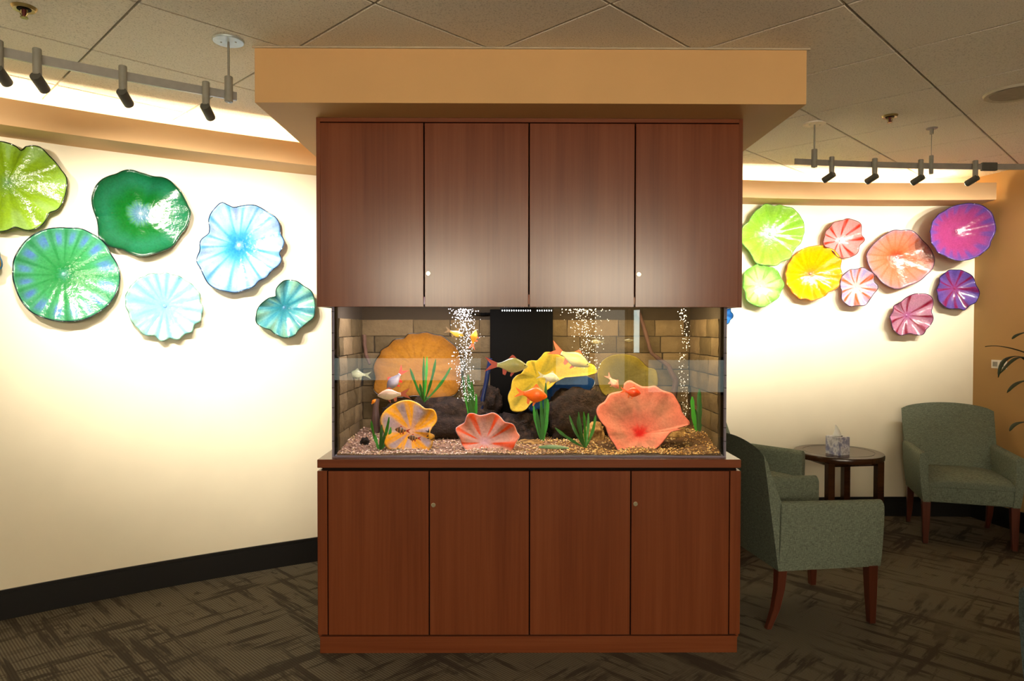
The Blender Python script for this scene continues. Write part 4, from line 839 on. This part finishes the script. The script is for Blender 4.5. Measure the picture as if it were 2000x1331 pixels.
fish(1232, 665, 26, 0, YF+.45, 'small dark grey fish at the tank back right', '4c4430', '6a6048', '8a8060', '4c4430', False, .30)
# rising bubbles: three columns nobody could count
plain('bubble', 'ffffff', .05, 1.0, vary=0.0, coat=1.0)
def bubbles(xc, spread, y, v0, v1, cnt, label, rmin, rmax, dens=1.4):
    mb = MB()
    for k in range(cnt):
        f = random.random()**dens; v = v0+(v1-v0)*f; w = spread*(1-.35*f)
        u = xc+random.gauss(0, .42)*w+4*math.sin(v*.05); p = at_y(u, v, y+random.gauss(0, .015)); r = random.uniform(rmin, rmax)*(1 if random.random() < .85 else 1.5)
        mb.add([p+q*r for q in IV], IF)
    tag(mb.build('bubble_column', 'bubble', smooth=True), label, 'bubbles', kind='stuff')
bubbles(908, 28, IY0+.20, 604, 785, 640, 'dense white bubble column rising at the tank left', .0011, .0029)
bubbles(1145, 46, IY0+.22, 604, 720, 340, 'scattered golden bubbles rising at the tank middle right', .0010, .0026, 1.6)
bubbles(1336, 12, IY0+.16, 604, 830, 170, 'thin bubble column rising at the tank right', .0010, .0028, 1.1)
# ------------------------------------------------------------------ armchairs (local: front is -Y)
def make_chair(label, loc, face, fab='sage_fabric', src=None):
    rz = math.atan2(face[0], -face[1])
    if src is not None:
        t = copy_tree(src); t.location = (loc[0], loc[1], 0); t.rotation_euler.z = rz; tag(t, label); return t
    t = thing('armchair', (loc[0], loc[1], 0), label, 'armchair', 'upholstered armchairs', rz, local=True)
    ZB, ZA = .295, .635
    # seat: box with a domed cushion
    MB().box((-.262, -.292, ZB), (.262, .20, .415)).build('seat_base', fab, t, bevel=.012, seg=3)
    mb = MB(); vs = []; fs = []; nx, ny = 12, 12
    for j in range(ny+1):
        for i in range(nx+1):
            a, b = i/nx*2-1, j/ny*2-1; z = .478-.018*abs(a)**4-.030*abs(b)**6*(1 if b < 0 else .3)+.008*(1-a*a)*(1-b*b); vs.append((a*.258, -.045+b*.255, z))
    for j in range(ny):
        for i in range(nx): q = j*(nx+1)+i; fs.append((q, q+1, q+nx+2, q+nx+1))
    o = len(vs); ring = [i for i in range(nx)]+[j*(nx+1)+nx for j in range(ny)]+[ny*(nx+1)+nx-i for i in range(nx)]+[(ny-j)*(nx+1) for j in range(ny)]
    vs += [(vs[i][0], vs[i][1], .40) for i in ring]; m = len(ring); fs += [(ring[i], o+i, o+(i+1) % m, ring[(i+1) % m]) for i in range(m)]+[tuple(range(o+m-1, o-1, -1))]
    mb.add(vs, fs).build('seat_cushion', fab, t, bevel=.010, seg=3)
    # arms: side panels, curved inward at the bottom, rounded tops
    for s in (-1, 1):
        mb = MB(); vs = []; fs = []
        prof = []                                   # (x offset outward, z) loop of the cross-section
        for z, xo in ((ZB, .286), (.36, .297), (.46, .308), (.56, .314), (.605, .315)): prof.append((xo, z))
        for k in range(1, 8): q = PI*k/8; prof.append((.285+.030*math.cos(q), .605+.030*math.sin(q)))
        for z, xi in ((.605, .255), (.56, .256), (.46, .254), (.36, .248), (ZB, .240)): prof.append((xi, z))
        ys = [-.302, -.296, -.20, -.05, .08, .18, .246, .250]
        for j, y in enumerate(ys):
            drop = .012 if j in (0, len(ys)-1) else 0
            for x, z in prof:
                cx_ = .278; vs.append((s*(cx_+(x-cx_)*(1-(.12 if drop else 0))), y, z-(drop if z > .5 else 0)+(.012*(y+.3) if z > .5 else 0)))
        m = len(prof)
        for j in range(len(ys)-1):
            for k in range(m): fs.append((j*m+k, j*m+(k+1) % m, (j+1)*m+(k+1) % m, (j+1)*m+k))
        fs += [tuple(range(m-1, -1, -1)), tuple(range((len(ys)-1)*m, len(ys)*m))]
        mb.add(vs, fs).build('arm', fab, t, smooth='a')
    # backrest: leans back, thicker low down, arched top
    mb = MB(); vs = []; fs = []; nu, nv = 16, 12
    def bp(u, v, front):
        top = .888+.042*(1-u*u)-.014*abs(u)**10; z = ZB+(top-ZB)*v; hw = .288+.020*v
        yf = .150+.030*max(0, (z-.30)/.3)+.125*max(0, (z-.46)/.43)**1.1; yr = .250+.095*(z-ZB)/.6
        y = yf-.0*u if front else yr
        if front: y += .030*abs(u)**6*0+.012*u*u
        return (u*hw, y, z)
    for fr in (1, 0):
        for j in range(nv+1):
            for i in range(nu+1): vs.append(bp(i/nu*2-1, j/nv, fr))
    K = (nu+1)*(nv+1)
    for j in range(nv):
        for i in range(nu):
            q = j*(nu+1)+i; fs.append((q, q+1, q+nu+2, q+nu+1)); fs.append((K+q, K+q+nu+1, K+q+nu+2, K+q+1))
    ring = [i for i in range(nu)]+[j*(nu+1)+nu for j in range(nv)]+[nv*(nu+1)+nu-i for i in range(nu)]+[(nv-j)*(nu+1) for j in range(nv)]; m = len(ring)
    fs += [(ring[i], ring[(i+1) % m], K+ring[(i+1) % m], K+ring[i]) for i in range(m)]
    mb.add(vs, fs).build('backrest', fab, t, bevel=.009, seg=3)
    # legs
    def leg(pts):
        mb = MB(); vs = []; fs = []
        for x, y, z, w in pts: vs += [(x-w, y-w, z), (x+w, y-w, z), (x+w, y+w, z), (x-w, y+w, z)]
        for i in range(len(pts)-1):
            for k in range(4): fs.append((4*i+k, 4*i+(k+1) % 4, 4*i+4+(k+1) % 4, 4*i+4+k))
        fs += [(3, 2, 1, 0), tuple(4*(len(pts)-1)+k for k in range(4))]; mb.add(vs, fs).build('leg', 'leg_wood', t, bevel=.002, seg=1)
    for s in (-1, 1):
        leg([(s*.262, -.262, .30, .026), (s*.262, -.265, .15, .022), (s*.264, -.268, 0, .016)])
        leg([(s*.262, .225, .30, .024), (s*.262, .232, .2, .021), (s*.262, .252, .1, .018), (s*.262, .290, 0, .013)])
    return t
c1 = make_chair('sage green armchair nearest the cabinet, seen from its side and back', (1.552, 3.695), (.99, .13))
make_chair('sage green armchair against the curved wall, half hidden behind the cabinet', (1.672, 4.84), (.70, -.714), src=c1)
make_chair('sage green armchair in the right corner, turned to face the room', (3.255, 4.93), (-.33, -.94), src=c1)
c4 = make_chair('teal armchair, darkened for the corner vignette, barely showing at the right bottom photo corner', (2.10, 2.08), (-.96, -.28), 'teal_vignette_fabric')
# round side table
TXc, TYc, TZt, TR = 2.43, 5.03, .595, .305
t = thing('round_side_table', (TXc, TYc, 0), 'round dark brown wooden side table between two armchairs', 'table')
tp = MB().lathe([(TR-.012, -.045), (TR-.002, -.040), (TR, -.03), (TR, -.012), (TR-.004, -.003), (TR-.012, 0), (TR-.06, 0), (TR-.062, -.002), (TR-.066, -.002), (TR-.068, 0), (.01, 0)], (TXc, TYc, TZt), 64).build('table_top', 'walnut_table', t, smooth='a')
ga = math.radians(8)
for i in range(4):
    q = ga+PI/4+i*PI/2; x, y = TXc+.268*math.cos(q), TYc+.268*math.sin(q)
    mb = MB().box((-.025, -.025, 0), (.025, .025, TZt-.044)); mb.move(Matrix.Translation((x, y, 0)) @ Matrix.Rotation(ga, 4, 'Z')).build('leg', 'walnut_table', t, bevel=.002, seg=1)
for i in range(4):
    q0, q1 = ga+PI/4+i*PI/2, ga+PI/4+(i+1)*PI/2; a = Vector((TXc+.25*math.cos(q0), TYc+.25*math.sin(q0), TZt-.065)); b = Vector((TXc+.25*math.cos(q1), TYc+.25*math.sin(q1), TZt-.065))
    MB().tube([a, b], .014, 4).build('apron', 'walnut_table', t)
# tissue box
n = N('tissue_print'); v = n.coords(); f = n.noise(v, 16, 3, .55); g = n.noise(v, 40, 3)
n.pbr(n.ramp(n.math('ADD', n.math('MULTIPLY', f, .8), n.math('MULTIPLY', g, .2)), [(.36, lin('6b7099')), (.46, lin('a4a7bd')), (.52, lin('dcdde2')), (.6, lin('b4b4bc')), (.7, lin('8088a8'))]), .4, .4)
plain('tissue_white', 'f2f4ee', .9, vary=.02)
bx, by = 2.372, 4.92; ang = math.radians(24); Mx = Matrix.Translation((bx, by, TZt)) @ Matrix.Rotation(ang, 4, 'Z')
t = thing('tissue_box', (bx, by, TZt), 'blue-grey patterned cube tissue box with a white tissue pulled up', 'tissue box')
MB().box((-.056, -.056, 0), (.056, .056, .128)).move(Mx).build('carton', 'tissue_print', t, bevel=.0015, seg=1)
MB().lathe([(.034, .1275), (.034, .1292)], n=24).move(Mx).build('opening', 'gap_dark', t)
mb = MB(); vs = []; fs = []; na, nh = 20, 8
for j in range(nh+1):
    s = j/nh
    for k in range(na):
        q = 2*PI*k/na; r = (.030*(1-s)**.9+.003)*(1+.25*math.sin(3*q+s*2)*(1-s*.3)); vs.append((r*math.cos(q)*1.15-.022*s*s, r*math.sin(q)*.55, .128+.082*s))
for j in range(nh):
    for k in range(na): fs.append((j*na+k, j*na+(k+1) % na, (j+1)*na+(k+1) % na, (j+1)*na+k))
fs += [tuple(range(na-1, -1, -1)), tuple(range(nh*na, (nh+1)*na))]
mb.add(vs, fs).move(Mx).build('tissue', 'tissue_white', t, smooth=True)
# outlet plates on the tan side wall
def wall_hit(u, v):
    p0 = Vector((SWX(5), 5, 0)); nn = Vector((-1, -.2, 0)).normalized(); return at_plane(u, v, p0, nn), nn
p, nn = wall_hit(1952, 712); al = Vector((-.2, 1, 0)).normalized()*-1
t = thing('wall_outlet', p, 'white double outlet plate on the tan side wall', 'outlet')
def wbox(name, s0, s1, z0, z1, d0, d1, mat):
    mb = MB(); c = [(s0, z0), (s1, z0), (s1, z1), (s0, z1)]
    vs = [p+al*s+Vector((0, 0, z))+nn*d0 for s, z in c]+[p+al*s+Vector((0, 0, z))+nn*d1 for s, z in c]
    mb.add(vs, [(3, 2, 1, 0), (4, 5, 6, 7), (0, 1, 5, 4), (1, 2, 6, 5), (2, 3, 7, 6), (3, 0, 4, 7)]).build(name, mat, t, bevel=.001, seg=1)
wbox('plate', -.065, .065, -.032, .032, 0, .006, 'outlet_white'); wbox('socket', -.05, -.012, -.018, .018, .006, .010, 'outlet_grey'); wbox('switch', .014, .045, -.02, .02, .006, .012, 'outlet_grey')
# floor plant at the right edge
PXc, PYc = 3.50, 4.16
plain('pot_clay', '3b332a', .6); plain('soil', '1c140d', .95)
n = N('palm_leaf'); v = n.coords((1, 1, 1)); f = n.noise(v, 30, 3); n.pbr(n.ramp(f, [(.3, lin('0f1a0a')), (.7, lin('22381a'))]), .65, .2)
plain('palm_stalk', '4a4a28', .7)
t = thing('potted_palm', (PXc, PYc, 0), 'dark green potted palm whose leaves enter at the right edge', 'potted plant')
MB().lathe([(.11, 0), (.14, .02), (.16, .28), (.165, .30), (.15, .30), (.145, .26)], (PXc, PYc, 0), 32).build('pot', 'pot_clay', t, smooth='a'); MB().lathe([(.01, .262), (.147, .258)], (PXc, PYc, 0), 24).build('soil', 'soil', t)
def palm_leaf(pts, w=.017):
    P = [Vector(p) for p in pts]; Q = []
    for k in range(13):
        s = k/12; Q.append(P[0]*(1-s)**2+P[1]*2*s*(1-s)+P[2]*s*s)
    mb = MB(); vs = []; fs = []
    for i, p in enumerate(Q):
        tt = (Q[min(i+1, 12)]-Q[max(i-1, 0)]).normalized(); sd = tt.cross(Vector((0, 0, 1))).normalized(); upv = sd.cross(tt); ww = w*(.35+math.sin(PI*min(1, .1+i/12*.85)))*(1 if i < 12 else .15)
        vs += [p-sd*ww, p+upv*.004, p+sd*ww, p-upv*.001]
    for i in range(12):
        for k in range(4): fs.append((4*i+k, 4*i+(k+1) % 4, 4*i+4+(k+1) % 4, 4*i+4+k))
    fs += [(3, 2, 1, 0), (48, 49, 50, 51)]; mb.add(vs, fs).build('leaf', 'palm_leaf', t, smooth='a')
random.seed(11)
seen = [((2004, 690), (1960, 678), (1924, 678), 4.25), ((2004, 700), (1965, 702), (1950, 738), 4.2), ((2006, 708), (1985, 700), (1953, 731), 4.1), ((2004, 650), (1988, 654), (1977, 663), 4.2), ((2006, 744), (1985, 750), (1967, 768), 4.15), ((2006, 826), (1985, 828), (1972, 843), 4.15)]
for a, m, b, y in seen:
    A = at_y(*a, y); M_ = at_y(*m, y); B = at_y(*b, y); hub = Vector((PXc-.03, PYc, A.z+.01)); palm_leaf((A, M_*2-A*.5-B*.5, B)); 
    MB().tube([Vector((PXc, PYc, A.z-.12)), hub.lerp(A, .5)+Vector((0, 0, .02)), A], [.005, .004, .003], 6).build('leaf_stem', 'palm_stalk', t)
for k in range(16):
    q = random.uniform(-2.2, 1.6); z = random.uniform(.9, 1.55); l = random.uniform(.22, .34); A = Vector((PXc, PYc, z)); d = Vector((abs(math.cos(q))*.55, math.sin(q), 0))
    if d.y > .2 and d.x < .3: continue
    d.x = min(d.x, .5); palm_leaf((A, A+d*l*.6+Vector((0, 0, .10)), A+d*l+Vector((0, 0, -.10))))
MB().tube([(PXc, PYc, .25), (PXc+.01, PYc, .8), (PXc, PYc+.01, 1.3), (PXc, PYc, 1.56)], [.022, .018, .014, .006], 10).build('trunk', 'palm_stalk', t, smooth='a')
